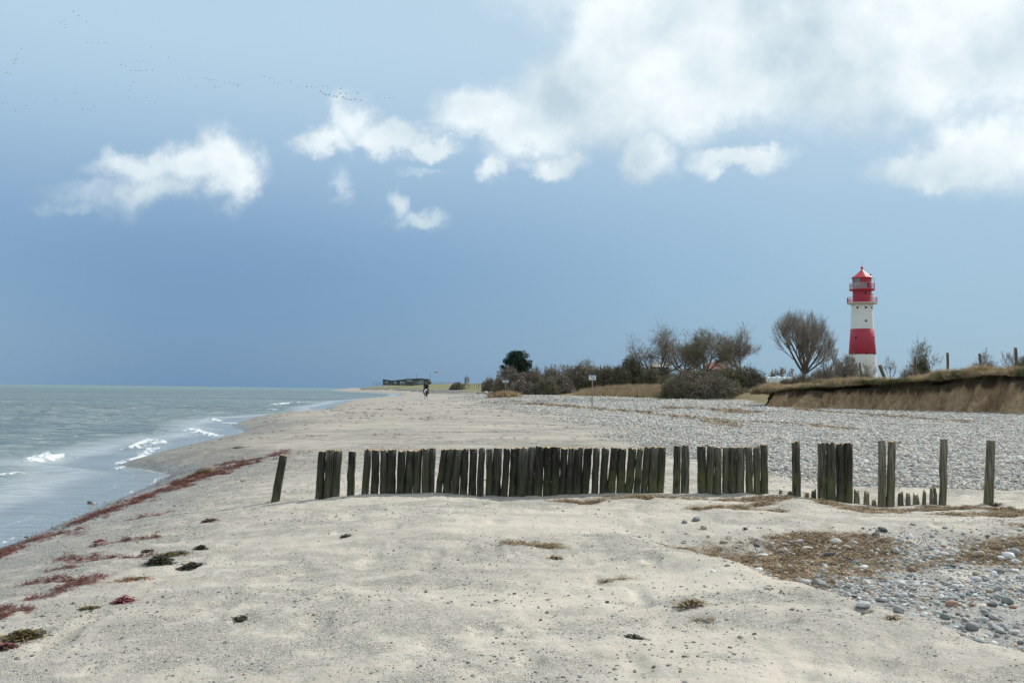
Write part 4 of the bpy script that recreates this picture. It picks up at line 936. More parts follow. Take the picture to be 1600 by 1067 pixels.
def grasses():
    tp = [(blade_tuft(f'grass_{i}', 26, 1, .28, .7, .035, 700+i), M_gr) for i in range(5)]
    n = 30000; Y = RNG.uniform(50, 95, n); e = RNG.exponential(4.0, n)-.6; X = vegx(Y)+.7*fbm(0*Y, Y, .22, 3, 120)+e
    r = np.hypot(X, Y); z = land(X, Y); z = np.where(e < 2.5, land(vegx(Y)+1.5, Y)*.5+z*.5, z)-.05; h = RNG.uniform(.25, .6, n)*np.where(e < .4, .7, 1)*(1+.7*sm(fbm(X, Y, .5, 3, 160), 0, .15))
    gr = sm(fbm(X, Y, .35, 3, 161)-e*.05-.03, -.06, .12)[:, None]
    c = np.array([[.17,.165,.07]])*gr+np.array([[.55,.43,.27]])*(1-gr); c = c*RNG.uniform(.7, 1.25, (n, 1))
    rot = rand_rot(n, .15); edge = e < .1; rot[edge, 0] += .7
    k = z > 2.0
    scatter('bank_grass', tp, np.stack([X, Y, z], 1)[k], rot[k], (h[:, None]*np.array([[1.2, 1.2, 1]]))[k], c[k], RNG.integers(0, 5, n)[k], 'dry tan and green grass along the top of the eroded bank')
    tr = [(blade_tuft(f'reed_{i}', 30, 1, .3, .25, .03, 720+i), M_gr) for i in range(5)]
    n = 45000; Y = 98+100*RNG.random(n)**1.5; X = vegx(Y)+2+RNG.random(n)*(.62*Y-vegx(Y)); 
    d = sm(fbm(X, Y, .05, 3, 170), -.16, -.02)*(.25+.75*sm(X-vegx(Y), 4, 12)); q = X/Y+.012*fbm(X, Y, .2, 3, 171); d = d*(1-sm(q, .150, .158)*(1-sm(q, .252, .262))*(Y < 152))*sm(q, .06, .075)*(Y > 98+18*(q < .2)); k = RNG.random(n) < d; X, Y = X[k], Y[k]; n = len(X)
    h = RNG.uniform(.5, .95, n)*(1-.25*sm(X, 18, 26)); c = np.array([[.43,.33,.21]])*RNG.uniform(.75, 1.2, (n, 1))
    scatter('reed_bed', tr, np.stack([X, Y, height(X, Y)-.05], 1), rand_rot(n, .08), h[:, None]*np.array([[1.6, 1.6, 1]]), c, RNG.integers(0, 5, n), 'tan dry reeds on the flat behind the shingle')
    # grass patches in front of the bushes
    pts = []
    for px, py, wx, wy, q in [(835,617,38,5,900), (790,626,20,2,250), (860,610,25,4,400), (1165,618,40,6,900), (1000,609,50,2,500), (1185,613,50,3,500), (1060,624,22,3,250), (905,612,60,2,200), (1190,622,22,4,500), (1080,619,45,2,500), (1150,619,45,2,500)]:
        for _ in range(q):
            a, b = px+random.gauss(0, .45)*wx, py+random.gauss(0, .45)*wy
            x, y = ground(px, py); dy = (b-py)/5*8; pts.append(((a-800)/F*(y+dy)+0, y+dy, px))
    A = np.array(pts); n = len(A); gr = np.isin(A[:, 2], [1165, 1185, 1190, 1080])[:, None]
    c = np.where(gr, [[.17,.17,.07]], [[.44,.32,.19]])*RNG.uniform(.7, 1.25, (n, 1)); h = RNG.uniform(.45, 1.0, n)*np.where(gr[:, 0], .6, 1)
    scatter('dune_grass', tp, np.stack([A[:, 0], A[:, 1], height(A[:, 0], A[:, 1])-.05], 1), rand_rot(n, .2), h[:, None]*np.array([[1.3, 1.3, 1]]), c, RNG.integers(0, 5, n), 'rust-tan dune grass in front of the bushes')
grasses()

# ------------------------------------------------------------------ trees and bushes
def bark(name, c, var=.3): return simple(name, c, .95, var, 1.5)
BK = {'grey': bark('bark_grey', (.26,.23,.195)), 'brown': bark('bark_brown', (.24,.20,.155)), 'olive': bark('bark_olive', (.225,.20,.14)), 'trunk': bark('bark_trunk', (.12,.10,.075)), 'pale': bark('bark_pale', (.29,.25,.215))}
LF = {'olive': simple('leaf_olive', (.165,.15,.085), .8, .4, .8), 'dark': simple('leaf_dark', (.095,.10,.055), .8, .4, .8), 'brown': simple('leaf_brown', (.21,.175,.125), .85, .35, .8), 'grey': simple('leaf_grey', (.25,.21,.175), .9, .3, .8), 'pine': simple('pine_needles', (.022,.055,.028), .7, .35, 1.2)}
def norm(v): return v/(np.linalg.norm(v)+1e-9)
def grow(rg, H, W, style, dens=1.0):
    """returns (trunk segments, twig segments) as rows p0,p1,r0,r1 inside a crown of height H, half-width W"""
    big, tw = [], []
    cz, rz = {'oak': (.60, .42), 'willow': (.55, .50), 'thin': (.58, .46), 'round': (.56, .46), 'vase': (.57, .47)}[style]
    def inside(p, k=1.0): return (p[0]**2+p[1]**2)/(W*k)**2+((p[2]-cz*H)/(rz*H*k))**2 < 1
    maxl = 5
    def br(p, d, L, r, lv):
        lim = rg.uniform(.72, 1.22) if style == 'willow' else rg.uniform(.8, 1.13)
        n = 4 if lv < 3 else 3; wob = {'oak': .30, 'willow': .09, 'thin': .12, 'round': .16, 'vase': .06}[style]
        pts = [p]
        for i in range(n):
            up = .10 if style != 'willow' else .16
            d = norm(d+rg.normal(0, wob, 3)+np.array([0, 0, up])); q = p+d*L/n
            if lv > 1 and not inside(q, lim): break
            r2 = r*(1-.45/n*(1 if lv else .6)); (big if lv < 2 else tw).append((*p, *q, r, r2)); p, r = q, r2; pts.append(p)
        if lv >= maxl or len(pts) < 2: return
        nc = {0: {'willow': 13, 'vase': 11}.get(style, 6), 1: 5, 2: 5, 3: 5, 4: 4}[lv]; nc = max(2, int(nc*dens+.5)) if lv > 0 else nc
        for i in range(nc):
            f = rg.uniform(.35 if lv else .72, 1) if style != 'willow' else rg.uniform(.45 if lv else .8, 1)
            k = f*(len(pts)-1); a = int(min(k, len(pts)-2)); q = pts[a]+(pts[a+1]-pts[a])*(k-a)
            ang = {'oak': rg.uniform(.5, 1.15), 'willow': rg.uniform(.15, .6) if lv else rg.uniform(.05, 1.0), 'thin': rg.uniform(.3, .8), 'round': rg.uniform(.4, .95), 'vase': rg.uniform(.2, .55) if lv else rg.uniform(.05, .95)}[style]
            ax = rg.normal(0, 1, 3); ax = norm(ax-d*np.dot(ax, d)); nd = norm(d*math.cos(ang)+ax*math.sin(ang))
            br(q, nd, L*rg.uniform(.5, .8) if lv else L*rg.uniform(.7, 1.2)*{'oak': 1.5, 'willow': rg.uniform(.6, 1.4), 'thin': 1.5, 'round': 1.5, 'vase': rg.uniform(1.0, 1.7)}[style], r*(rg.uniform(.62, .8) if lv < 3 else rg.uniform(.5, .65)), lv+1)
    th = {'oak': .20, 'willow': .30, 'thin': .25, 'round': .22, 'vase': .27}[style]*H
    lean = rg.normal(0, {'oak': .12, 'vase': .01}.get(style, .04), 2)
    br(np.zeros(3), norm(np.array([lean[0], lean[1], 1.])), th, {'oak': .030, 'willow': .034, 'thin': .014, 'round': .022, 'vase': .026}[style]*H, 0)
    return big, tw
def seg_mesh(name, segs, n, mn=0):
    A = np.array(segs); R0 = np.maximum(A[:, 6], mn); R1 = np.maximum(A[:, 7], mn*.8); V, f = tubes(A[:, :3], A[:, 3:6], R0, R1, n); return np_mesh(name, V, f)
def fit(big, tw, H, W):
    A = np.array(tw); B = np.array(big); kz = H/np.percentile(A[:, 5], 99.7); kx = W/np.percentile(np.hypot(A[:, 3], A[:, 4]), 98); kx = min(kx, 1.6)
    for M_ in (A, B):
        for c in (2, 5): M_[:, c] *= kz
        for c in (0, 1, 3, 4): M_[:, c] *= kx
    return B, A
def tree(name, px, top, wpx, Y, style, label, cat='tree', bk='grey', seed=1, dens=1.0, group=None, buds=0, base=None, twig=.018, leaf='olive', trunk_r=1):
    rg = np.random.default_rng(seed); x = P(px, 600, Y).x; zb = float(height(x, Y)) if base is None else P(px, base, Y).z; zt = P(px, top, Y).z
    H = zt-zb; W = wpx/F*Y*.5
    big, tw = fit(*grow(rg, H, W, style, dens), H, W)
    big[:, 6:8] *= trunk_r; tw[:, 6:8] *= trunk_r**.5
    if style == 'willow':
        for M_ in (big, tw):
            for c in (0, 3):
                q = M_[:, c+2]/H; k_ = 1-.62*np.clip((q-.62)/.38, 0, 1)**1.6+.35*np.exp(-((q-.45)/.15)**2)
                M_[:, c] *= k_; M_[:, c+1] *= k_
    t = thing(name, label, cat, (x, Y, zb-.05), rg.uniform(0, 6), group)
    obj('trunk', seg_mesh('trunk', big, 6), BK['trunk'], t)
    obj('crown', seg_mesh('crown', tw, 3, twig*.72*Y/150), BK[bk], t)
    if buds:
        A = np.array(tw); q = A[rg.integers(0, len(A), buds), 3:6]+rg.normal(0, .12, (buds, 3)); s = rg.uniform(.05, .13, buds)*Y/150
        a = rg.normal(0, 1, (buds, 3)); b = rg.normal(0, 1, (buds, 3)); V = np.stack([q-a*s[:, None]*.7, q+b*s[:, None]*.7, q+a*s[:, None]*.7, ], 1).reshape(-1, 3)
        obj('leaves', np_mesh('leaves', V, np.arange(len(V)).reshape(-1, 3), False), LF[leaf], t)
    return t
BT = 'bare oaks and other trees behind the bushes'
tree('oak_tree', 1022, 506, 90, 168, 'oak', 'round-crowned bare oak with twisted boughs, leftmost of the big bare trees', seed=3, group=BT, dens=1.12, twig=.017)
tree('oak_tree', 1066, 513, 82, 172, 'oak', 'bare oak second from the left in the bare tree group, by the grey roof', seed=5, group=BT, bk='brown', dens=1.1, buds=300, leaf='brown', twig=.015)
tree('oak_tree', 1104, 514, 92, 165, 'oak', 'dense greenish ivy-grown oak in the middle of the bare tree group', seed=8, group=BT, bk='olive', dens=1.2, buds=1800, leaf='olive', twig=.016)
tree('bare_tree', 1159, 512, 80, 170, 'round', 'pale grey fine-twigged tree at the right of the bare tree group', seed=12, group=BT, bk='pale', dens=1.15, twig=.014)
tree('bare_tree', 993, 536, 30, 160, 'oak', 'small crooked bare tree left of the round-crowned oak', seed=14, dens=.9)
tree('willow_tree', 1256, 485, 92, 124, 'vase', 'tall pollarded willow with a fan of bare upright boughs left of the lighthouse', seed=29, dens=1.15, bk='pale', twig=.009, trunk_r=1.1)
tree('bare_tree', 1292, 530, 36, 128, 'thin', 'slim grey sapling close to the right side of the willow', seed=25, bk='pale', dens=.8)
tree('bare_tree', 1450, 527, 56, 140, 'round', 'bare spreading tree on the bank right of the lighthouse', seed=31, bk='grey', dens=.85)
tree('bare_tree', 1549, 542, 56, 150, 'oak', 'crooked bare tree behind the bank near the right picture edge', seed=33, bk='grey', dens=1.0)
tree('bare_tree', 1577, 545, 26, 150, 'thin', 'thin bare sapling between the crooked tree and the tallest fence post', seed=35, bk='pale', dens=.6)
tree('bare_tree', 1606, 550, 44, 150, 'oak', 'bare tree cut by the right picture edge', seed=36, bk='grey', dens=1.0)
tree('bare_tree', 907, 560, 46, 215, 'round', 'small rounded bare tree rising over the hedge left of the beach sign', seed=41, bk='grey', dens=.8)
tree('bare_tree', 878, 567, 20, 205, 'thin', 'wispy bare sapling over the hedge', seed=43, bk='grey', dens=.6)
tree('bare_tree', 733, 586, 16, 400, 'round', 'small dark leafless tree on the far green headland', seed=45, bk='brown', dens=.6)
tree('bare_tree', 1353, 562, 34, 142, 'thin', 'sparse bare sapling standing before the foot of the lighthouse', seed=47, bk='pale', dens=.6)
tree('bare_tree', 1389, 556, 24, 150, 'thin', 'thin bare sapling just right of the lighthouse', seed=49, bk='pale', dens=.5)
tree('bare_tree', 1322, 551, 40, 160, 'round', 'twiggy bare tree just left of the lighthouse foot', seed=51, bk='grey', dens=.9)
for i, (px, top, w) in enumerate([(1205,577,16),(1220,573,18),(1238,575,16),(1275,574,18),(1300,572,20)]):
    tree('bare_tree', px, top, w, 430, 'round', ['leftmost', 'second', 'third', 'fourth', 'last'][i]+' hazy far tree, counted from the left, in the row behind the white greenhouse', seed=60+i, bk='grey', dens=.55, group='far trees behind the greenhouse', twig=.035)

def bush(px, top, wpx, Y, label, bk='brown', lf='brown', seed=1, n=900, leaves=5000, base=None, group='bushes at the back of the beach', name='bush', upright=.55):
    rg = np.random.default_rng(seed); x = P(px, 600, Y).x; zb = float(height(x, Y)); zt = P(px, top, Y).z; H = zt-zb; W = wpx/F*Y*.5
    lob = rg.uniform(0, 6, 4)
    def env(a, el): return 1+.10*np.sin(3*a+lob[0])+.08*np.sin(7*a+lob[1])+.07*np.sin(9*el+lob[2]+2*a)
    a = rg.uniform(0, 2*PI, n); el = np.arcsin(rg.random(n)**.75); k = rg.uniform(.55, 1.0, n)*env(a, el)
    tip = np.stack([W*np.cos(a)*np.cos(el)*k, W*.75*np.sin(a)*np.cos(el)*k, H*np.sin(el)*k*rg.uniform(.93, 1.04, n)], 1)
    root = np.stack([tip[:, 0]*.45, tip[:, 1]*.45, 0*k], 1)+rg.normal(0, .15, (n, 3))*[1, 1, 0]
    mid = root*.5+tip*.5+rg.normal(0, .12, (n, 3)); mid[:, 2] = tip[:, 2]*upright; s = Y/150
    P0 = [root, mid]; P1 = [mid, tip]; R0 = [np.full(n, .03), np.full(n, .02)]; R1 = [np.full(n, .02), np.full(n, .009*s)]
    for rep in range(4):                                          # side twigs
        f = rg.uniform(.2, 1, n)[:, None]; q = mid*(1-f)+tip*f; dirv = (tip-mid)+rg.normal(0, .55, (n, 3))*(.4+.3*H/3); dirv /= np.linalg.norm(dirv, axis=1, keepdims=True)
        P0.append(q); P1.append(q+dirv*rg.uniform(.25, .7, n)[:, None]*(.5+H/6)); R0.append(np.full(n, .014*s)); R1.append(np.full(n, .007*s))
    V, f = tubes(np.concatenate(P0), np.concatenate(P1), np.concatenate(R0), np.concatenate(R1), 3)
    t = thing(name, label, 'bush', (x, Y, zb-.05), 0, group)
    gnd = lambda V_: (height(x+V_[:, 0], y_+V_[:, 1])-zb)*(1-np.clip(V_[:, 2]/H, 0, 1)) if Y < 160 else 0
    y_ = Y; V[:, 2] = np.maximum(V[:, 2], 0); V[:, 2] += gnd(V)
    obj('branches', np_mesh('branches', V, f), BK[bk], t)
    if leaves:
        m = leaves; a = rg.uniform(0, 2*PI, m); el = np.arcsin(rg.random(m)); cl = (.5+.5*np.sin(5*a+lob[3])*np.sin(6*el+lob[0]))
        k = (rg.random(m)**.35)*env(a, el)*(.86+.14*cl)
        q = np.stack([W*np.cos(a)*np.cos(el)*k, W*.75*np.sin(a)*np.cos(el)*k, H*np.sin(el)*k], 1)+rg.normal(0, .06, (m, 3)); sz = rg.uniform(.05, .13, m)[:, None]*s
        A = rg.normal(0, 1, (m, 3)); B = rg.normal(0, 1, (m, 3)); V = np.stack([q-A*sz, q+B*sz, q+A*sz], 1).reshape(-1, 3); V[:, 2] = np.maximum(V[:, 2], 0); V[:, 2] += gnd(V)
        obj('leaves', np_mesh('leaves', V, np.arange(len(V)).reshape(-1, 3), False), LF[lf], t)
    return t
bush(1085, 576, 104, 118, 'big olive-brown bush under the bare tree group, left half', 'olive', 'brown', 101, 1800, 14000)
bush(1145, 570, 104, 120, 'big olive-brown bush under the bare tree group, right half', 'olive', 'olive', 102, 1800, 14000)
bush(1056, 590, 56, 114, 'low olive bush in front of the big bush, at its left foot', 'olive', 'olive', 103, 900, 5000)
bush(1120, 588, 96, 113.5, 'low dense brown bush in front of the big bush, near the shingle', 'olive', 'brown', 104, 1200, 9000)
bush(1178, 576, 46, 118, 'ragged dark bush at the right end of the big bush', 'brown', 'olive', 105, 900, 4000)
bush(905, 568, 66, 150, 'broad grey-olive bush left of the white beach sign', 'olive', 'brown', 106, 1200, 7000)
bush(944, 571, 60, 148, 'dull olive bush behind the white beach sign', 'olive', 'olive', 107, 1100, 8000)
bush(876, 584, 50, 145, 'low brownish bush above the dune grass', 'brown', 'grey', 108, 900, 4000)
bush(988, 556, 52, 152, 'tall dark evergreen bush right of the white beach sign', 'olive', 'dark', 109, 1100, 10000)
bush(1015, 575, 46, 150, 'dark olive bush under the grey roof', 'olive', 'olive', 110, 900, 6000)
bush(968, 570, 36, 146, 'dark green bush close to the right of the sign', 'olive', 'dark', 111, 700, 5000)
bush(1050, 586, 50, 146, 'ivy-dark bush between the grey roof and the big bush', 'olive', 'dark', 112, 700, 4000)
bush(797, 574, 54, 148, 'grey-brown bare thorn bush at the left end, under the pine', 'brown', 'grey', 113, 1500, 6500)
bush(832, 580, 50, 150, 'greyish bare bush right of the pine trunk', 'brown', 'brown', 114, 1200, 5500)
bush(783, 590, 26, 143, 'low dark thorn bush at the seaward corner of the bushes', 'brown', 'brown', 115, 700, 2500)
bush(815, 594, 44, 141, 'low grey-brown thorn bush behind the first beach sign', 'brown', 'grey', 116, 1000, 5000)
bush(855, 592, 46, 141, 'olive bush above the rust-coloured grass', 'olive', 'olive', 117, 900, 5000)
for i, (px, w) in enumerate([(835,40),(862,36),(890,40),(925,44),(958,40),(1040,40),(1075,40)]):
    bush(px, 573-2*(i % 2), w, 205, 'grey leafless hedge bush, number '+['one','two','three','four','five','six','seven'][i]+' from the left in the hedge far behind', 'grey', 'grey', 120+i, 600, 1800, group='hedge far behind the bushes')
bush(1422, 568, 44, 112, 'bare thorny bush leaning left on the bank, right of the lighthouse', 'brown', 'grey', 130, 500, 700, group='bushes on the bank')
bush(1441, 553, 30, 120, 'dark green ivy-clad bush at the foot of the spreading tree on the bank', 'olive', 'dark', 131, 500, 5000, group='bushes on the bank')
bush(1320, 567, 50, 150, 'brown twiggy scrub left of the lighthouse foot', 'brown', 'grey', 132, 1100, 1500, group='scrub by the lighthouse')
bush(1348, 578, 44, 146, 'low brown scrub before the lighthouse foot', 'brown', 'grey', 133, 600, 700, group='scrub by the lighthouse')
bush(1289, 572, 46, 140, 'grey twiggy scrub between willow and lighthouse', 'grey', 'grey', 134, 1000, 1200, group='scrub by the lighthouse')
bush(1255, 582, 66, 135, 'bare scrub around the willow trunk', 'brown', 'grey', 135, 800, 700, group='scrub by the lighthouse')
bush(715, 597, 28, 395, 'low brownish bush on the far green headland', 'brown', 'brown', 136, 300, 1500, group='bushes on the far headland')
bush(765, 589, 26, 200, 'greyish bush beyond the seaward corner of the bushes', 'brown', 'grey', 137, 500, 1500)
bush(1228, 592, 26, 190, 'dark low bush at the left end of the reed field, behind', 'brown', 'dark', 138, 300, 1500, group='bushes behind the reed field')
bush(1268, 590, 30, 190, 'dark low bush in front of the greenhouse end', 'brown', 'dark', 139, 300, 1500, group='bushes behind the reed field')
bush(1515+80, 562, 60, 158, 'twiggy scrub behind the bank at the right edge', 'brown', 'grey', 140, 900, 1200, group='bushes on the bank')
bush(1545, 566, 70, 155, 'twiggy scrub under the crooked bare tree', 'brown', 'grey', 141, 900, 1200, group='bushes on the bank')

def pine(px, top, wpx, Y, label, seed=5):
    rg = np.random.default_rng(seed); x = P(px, 600, Y).x; zb = float(height(x, Y)); zt = P(px, top, Y).z; H = zt-zb; W = wpx/F*Y*.5
    t = thing('pine_tree', label, 'tree', (x, Y, zb-.05))
    segs = [(0, 0, 0, .1, 0, H*.45, .2, .15), (.1, 0, H*.45, 0, 0, H*.85, .15, .05)]; tri = []
    cl = []
    for i in range(230):
        el = rg.uniform(-.25, PI/2); a = rg.uniform(0, 2*PI); k = rg.uniform(.35, 1)
        c = np.array([W*math.cos(a)*math.cos(el)*k, W*.8*math.sin(a)*math.cos(el)*k, H*.52+H*.45*math.sin(el)*k]); cl.append(c)
        segs.append((0, 0, c[2]-.5*np.hypot(c[0], c[1])-.1, *c, .05, .02))
    for c in cl:
        m = 170; d = rg.normal(0, 1, (m, 3)); d /= np.linalg.norm(d, axis=1, keepdims=True); r = rg.uniform(.25, .62); q = c+d*rg.random((m, 1))**.4*r*[1, 1, .7]
        A = d*.13+rg.normal(0, .05, (m, 3)); B = rg.normal(0, .035, (m, 3)); tri.append(np.stack([q-B, q+B, q+A], 1).reshape(-1, 3))
    obj('trunk', seg_mesh('trunk', segs, 5), BK['trunk'], t); V = np.concatenate(tri)
    obj('crown', np_mesh('crown', V, np.arange(len(V)).reshape(-1, 3), False), LF['pine'], t)
pine(808, 546, 50, 156, 'dark green pine with a lumpy broad crown, only evergreen tree on the shore')

# ------------------------------------------------------------------ lighthouse
def lighthouse():
    Y = 218.0; k = Y/F; x0 = P(1347.6, 590, Y).x
    z = lambda py: P(1347.6, py, Y).z
    zb = 3.6; t = thing('lighthouse', 'tall red and white banded lighthouse with two galleries behind the eroded bank', 'lighthouse', (x0, Y, zb))
    Z = lambda py: z(py)-zb
    wht = simple('lighthouse_white', (.78,.78,.75), .55, .06, .6, .1, bscale=3); red = simple('lighthouse_red', (.44,.045,.075), .5, .08, .6, .1, bscale=3)
    roofm = simple('lighthouse_roof_red', (.62,.06,.08), .35, .06, 1); dark = simple('porthole_dark', (.02,.022,.025), .3, .1, 3)
    rail = simple('rail_red', (.50,.06,.08), .5, .1, 2); deckm = simple('deck_pale', (.62,.56,.54), .7, .1, 2)
    gm, g = mat('lantern_glass'); g.b.inputs['Base Color'].default_value = (.55,.66,.68, 1); g.b.inputs['Roughness'].default_value = .08; g.b.inputs['Transmission Weight'].default_value = .6
    N = 64
    MB().lathe([(3.25, -.5), (3.22, 0), (2.85, Z(554))], N).obj('lower_white_section', wht, t, smooth=True)
    MB().lathe([(2.85, Z(554)), (2.87, Z(554)+.01), (2.48, Z(514.2)-.01), (2.46, Z(514.2))], N).obj('red_band', red, t, smooth=True)
    MB().lathe([(2.46, Z(514.2)), (2.24, Z(478)), (2.22, Z(476))], N).obj('upper_white_section', wht, t, smooth=True)
    zg = Z(474.6)
    MB().lathe([(2.2, zg-.35), (2.6, zg-.18), (3.15, zg-.05), (3.2, zg-.05), (3.2, zg+.16), (1.9, zg+.16)], N).obj('lower_gallery_deck', deckm, t)
    MB().lathe([(1.97, zg+.16), (1.97, Z(453.6))], N).obj('service_drum', red, t, smooth=True)
    zu = Z(453.2)
    MB().lathe([(1.95, zu-.30), (2.66, zu-.1), (2.7, zu-.1), (2.7, zu+.12), (1.9, zu+.12)], N).obj('upper_gallery_deck', red, t)
    # galleries' railings: posts, rails, thin bars, one part each
    def railing(name, R, zb_, h, nb, lattice=False, a0=0, a1=2*PI, m=rail):
        q = MB(); n = 48; full = abs(a1-a0-2*PI) < 1e-6
        for hz in (h, h*.52, .08):
            for i in range(n):
                u, v = a0+(a1-a0)*i/n, a0+(a1-a0)*(i+1)/n
                q.tube((R*math.cos(u), R*math.sin(u), zb_+hz), (R*math.cos(v), R*math.sin(v), zb_+hz), .035 if hz == h else .022, n=4, cap=False)
        for i in range(nb+(0 if full else 1)):
            u = a0+(a1-a0)*i/nb; q.tube((R*math.cos(u), R*math.sin(u), zb_), (R*math.cos(u), R*math.sin(u), zb_+h), .035 if i % 4 == 0 else .018, n=4)
        if lattice:
            for i in range(nb):
                u, v = a0+(a1-a0)*i/nb, a0+(a1-a0)*(i+1)/nb
                for (a, b) in ((0, h), (h, 0)): q.tube((R*math.cos(u), R*math.sin(u), zb_+a), (R*math.cos(v), R*math.sin(v), zb_+b), .022, n=4, cap=False)
        return q.obj(name, m, t)
    railing('lower_railing', 3.14, zg+.16, 1.18, 72)
    railing('upper_railing', 2.64, zu+.12, 1.3, 22, True, math.radians(150), math.radians(275), simple('rail_pale', (.55,.50,.50), .5, .1, 2))
    railing('upper_railing', 2.64, zu+.12, 1.3, 40, False, math.radians(-85), math.radians(150))
    # lantern room: red wall on the land side, glazed on the sea side
    ze = Z(434.6)
    MB().lathe([(1.98, zu+.12), (1.98, ze)], 60, math.radians(-118), math.radians(120)).obj('lantern_wall', red, t, smooth=True)
    MB().lathe([(1.98, zu+.12), (1.98, zu+.75)], 40, math.radians(120), math.radians(242)).obj('lantern_plinth', red, t, smooth=True)
    MB().lathe([(1.95, zu+.75), (1.95, ze)], 40, math.radians(120), math.radians(242)).obj('lantern_glass', gm, t, smooth=True)
    for i in range(7):
        a = math.radians(122+i*19.7); q = MB(); q.tube((1.97*math.cos(a), 1.97*math.sin(a), zu+.7), (1.97*math.cos(a), 1.97*math.sin(a), ze), .05, n=6); q.obj('glazing_bar', red, t)
    MB().tube((0, 0, zu+.2), (0, 0, zu+1.1), .35, n=16).lathe([(.3, zu+1.1), (.55, zu+1.4), (.6, zu+1.75), (.55, zu+2.1), (.3, zu+2.35), (.02, zu+2.4)], 16).obj('lamp', simple('lens', (.5,.55,.5), .1, .1, 3), t, smooth=True)
    q = MB(); 
    for a in range(-98, -66, 8):
        u, v = math.radians(a), math.radians(a+8)
        q.add([(2.02*math.cos(u), 2.02*math.sin(u), zu+.62), (2.02*math.cos(v), 2.02*math.sin(v), zu+.62), (2.02*math.cos(v), 2.02*math.sin(v), zu+1.55), (2.02*math.cos(u), 2.02*math.sin(u), zu+1.55)], [(0,1,2,3)])
    q.obj('lantern_window', dark, t)
    # twelve-sided tent roof
    zp = Z(422.5)
    MB().lathe([(1.98, ze-.02), (2.32, ze-.04), (2.32, ze+.06), (1.2, ze+(zp-ze)*.52), (.28, zp), (.05, zp+.02)], 12).obj('roof', roofm, t)
    MB().lathe([(.13, zp-.1), (.13, zp+.25), (.28, zp+.38), (.33, zp+.55), (.25, zp+.75), (.08, zp+.85), (.05, zp+1.0), (.01, zp+1.02)], 16).obj('finial', roofm, t, smooth=True)
    MB().tube((0, 0, zp+.9), (0, 0, zp+1.9), .02, n=5).obj('lightning_rod', dark, t)
    MB().tube((1.7, -.6, ze+.2), (1.7, -.6, ze+.7), .14, n=10).tube((1.7, -.6, ze+.7), (1.7, -.6, ze+.82), .24, n=10).obj('vent_cowl', roofm, t)
    MB().tube((2.55, -.5, zu+.1), (2.55, -.5, zu+2.6), .03, n=5).tube((2.3, -.5, zu+2.55), (2.6, -.5, zu+2.6), .03, n=5).tube((2.55, -.5, zu+1.4), (2.35, -.5, zu+2.5), .02, n=4).obj('ladder', simple('rail_grey', (.4,.36,.38), .6, .1, 2), t)
    # drum door on the right
    a = math.radians(-40); q = MB(); q.box(-.5, .5, -.05, .3, 0, 2.0); d = q.obj('gallery_door', simple('door_pink', (.62,.22,.24), .5, .1, 2), t)
    d.location = (1.9*math.cos(a), 1.9*math.sin(a), zg+.18); d.rotation_euler = (0, 0, a-PI/2)
    # portholes
    def port(px, py, R):
        dx = (px-1347.8)*k; a = -math.acos(max(-1, min(1, dx/R))); zc = Z(py)
        q = MB(); q.lathe([(.0, .02), (.16, .02), (.16, .05), (.23, .05), (.23, -.06)], 18); o = q.obj('porthole', dark, t)
        o.location = (R*math.cos(a), R*math.sin(a), zc); o.rotation_euler = Vector((math.cos(a), math.sin(a), 0)).to_track_quat('Z', 'Y').to_euler()
    sx = lambda v: 1290+v/5.083; sy = lambda v: 400+v/5.083
    for (a, b, R) in [(295,300,1.97),(237,415,2.25),(295,415,2.25),(349,415,2.25),(293,520,2.38),(222,650,2.62),(358,650,2.62),(217,777,2.84),(291,777,2.84),(364,777,2.84)]: port(sx(a), sy(b), R)
lighthouse()

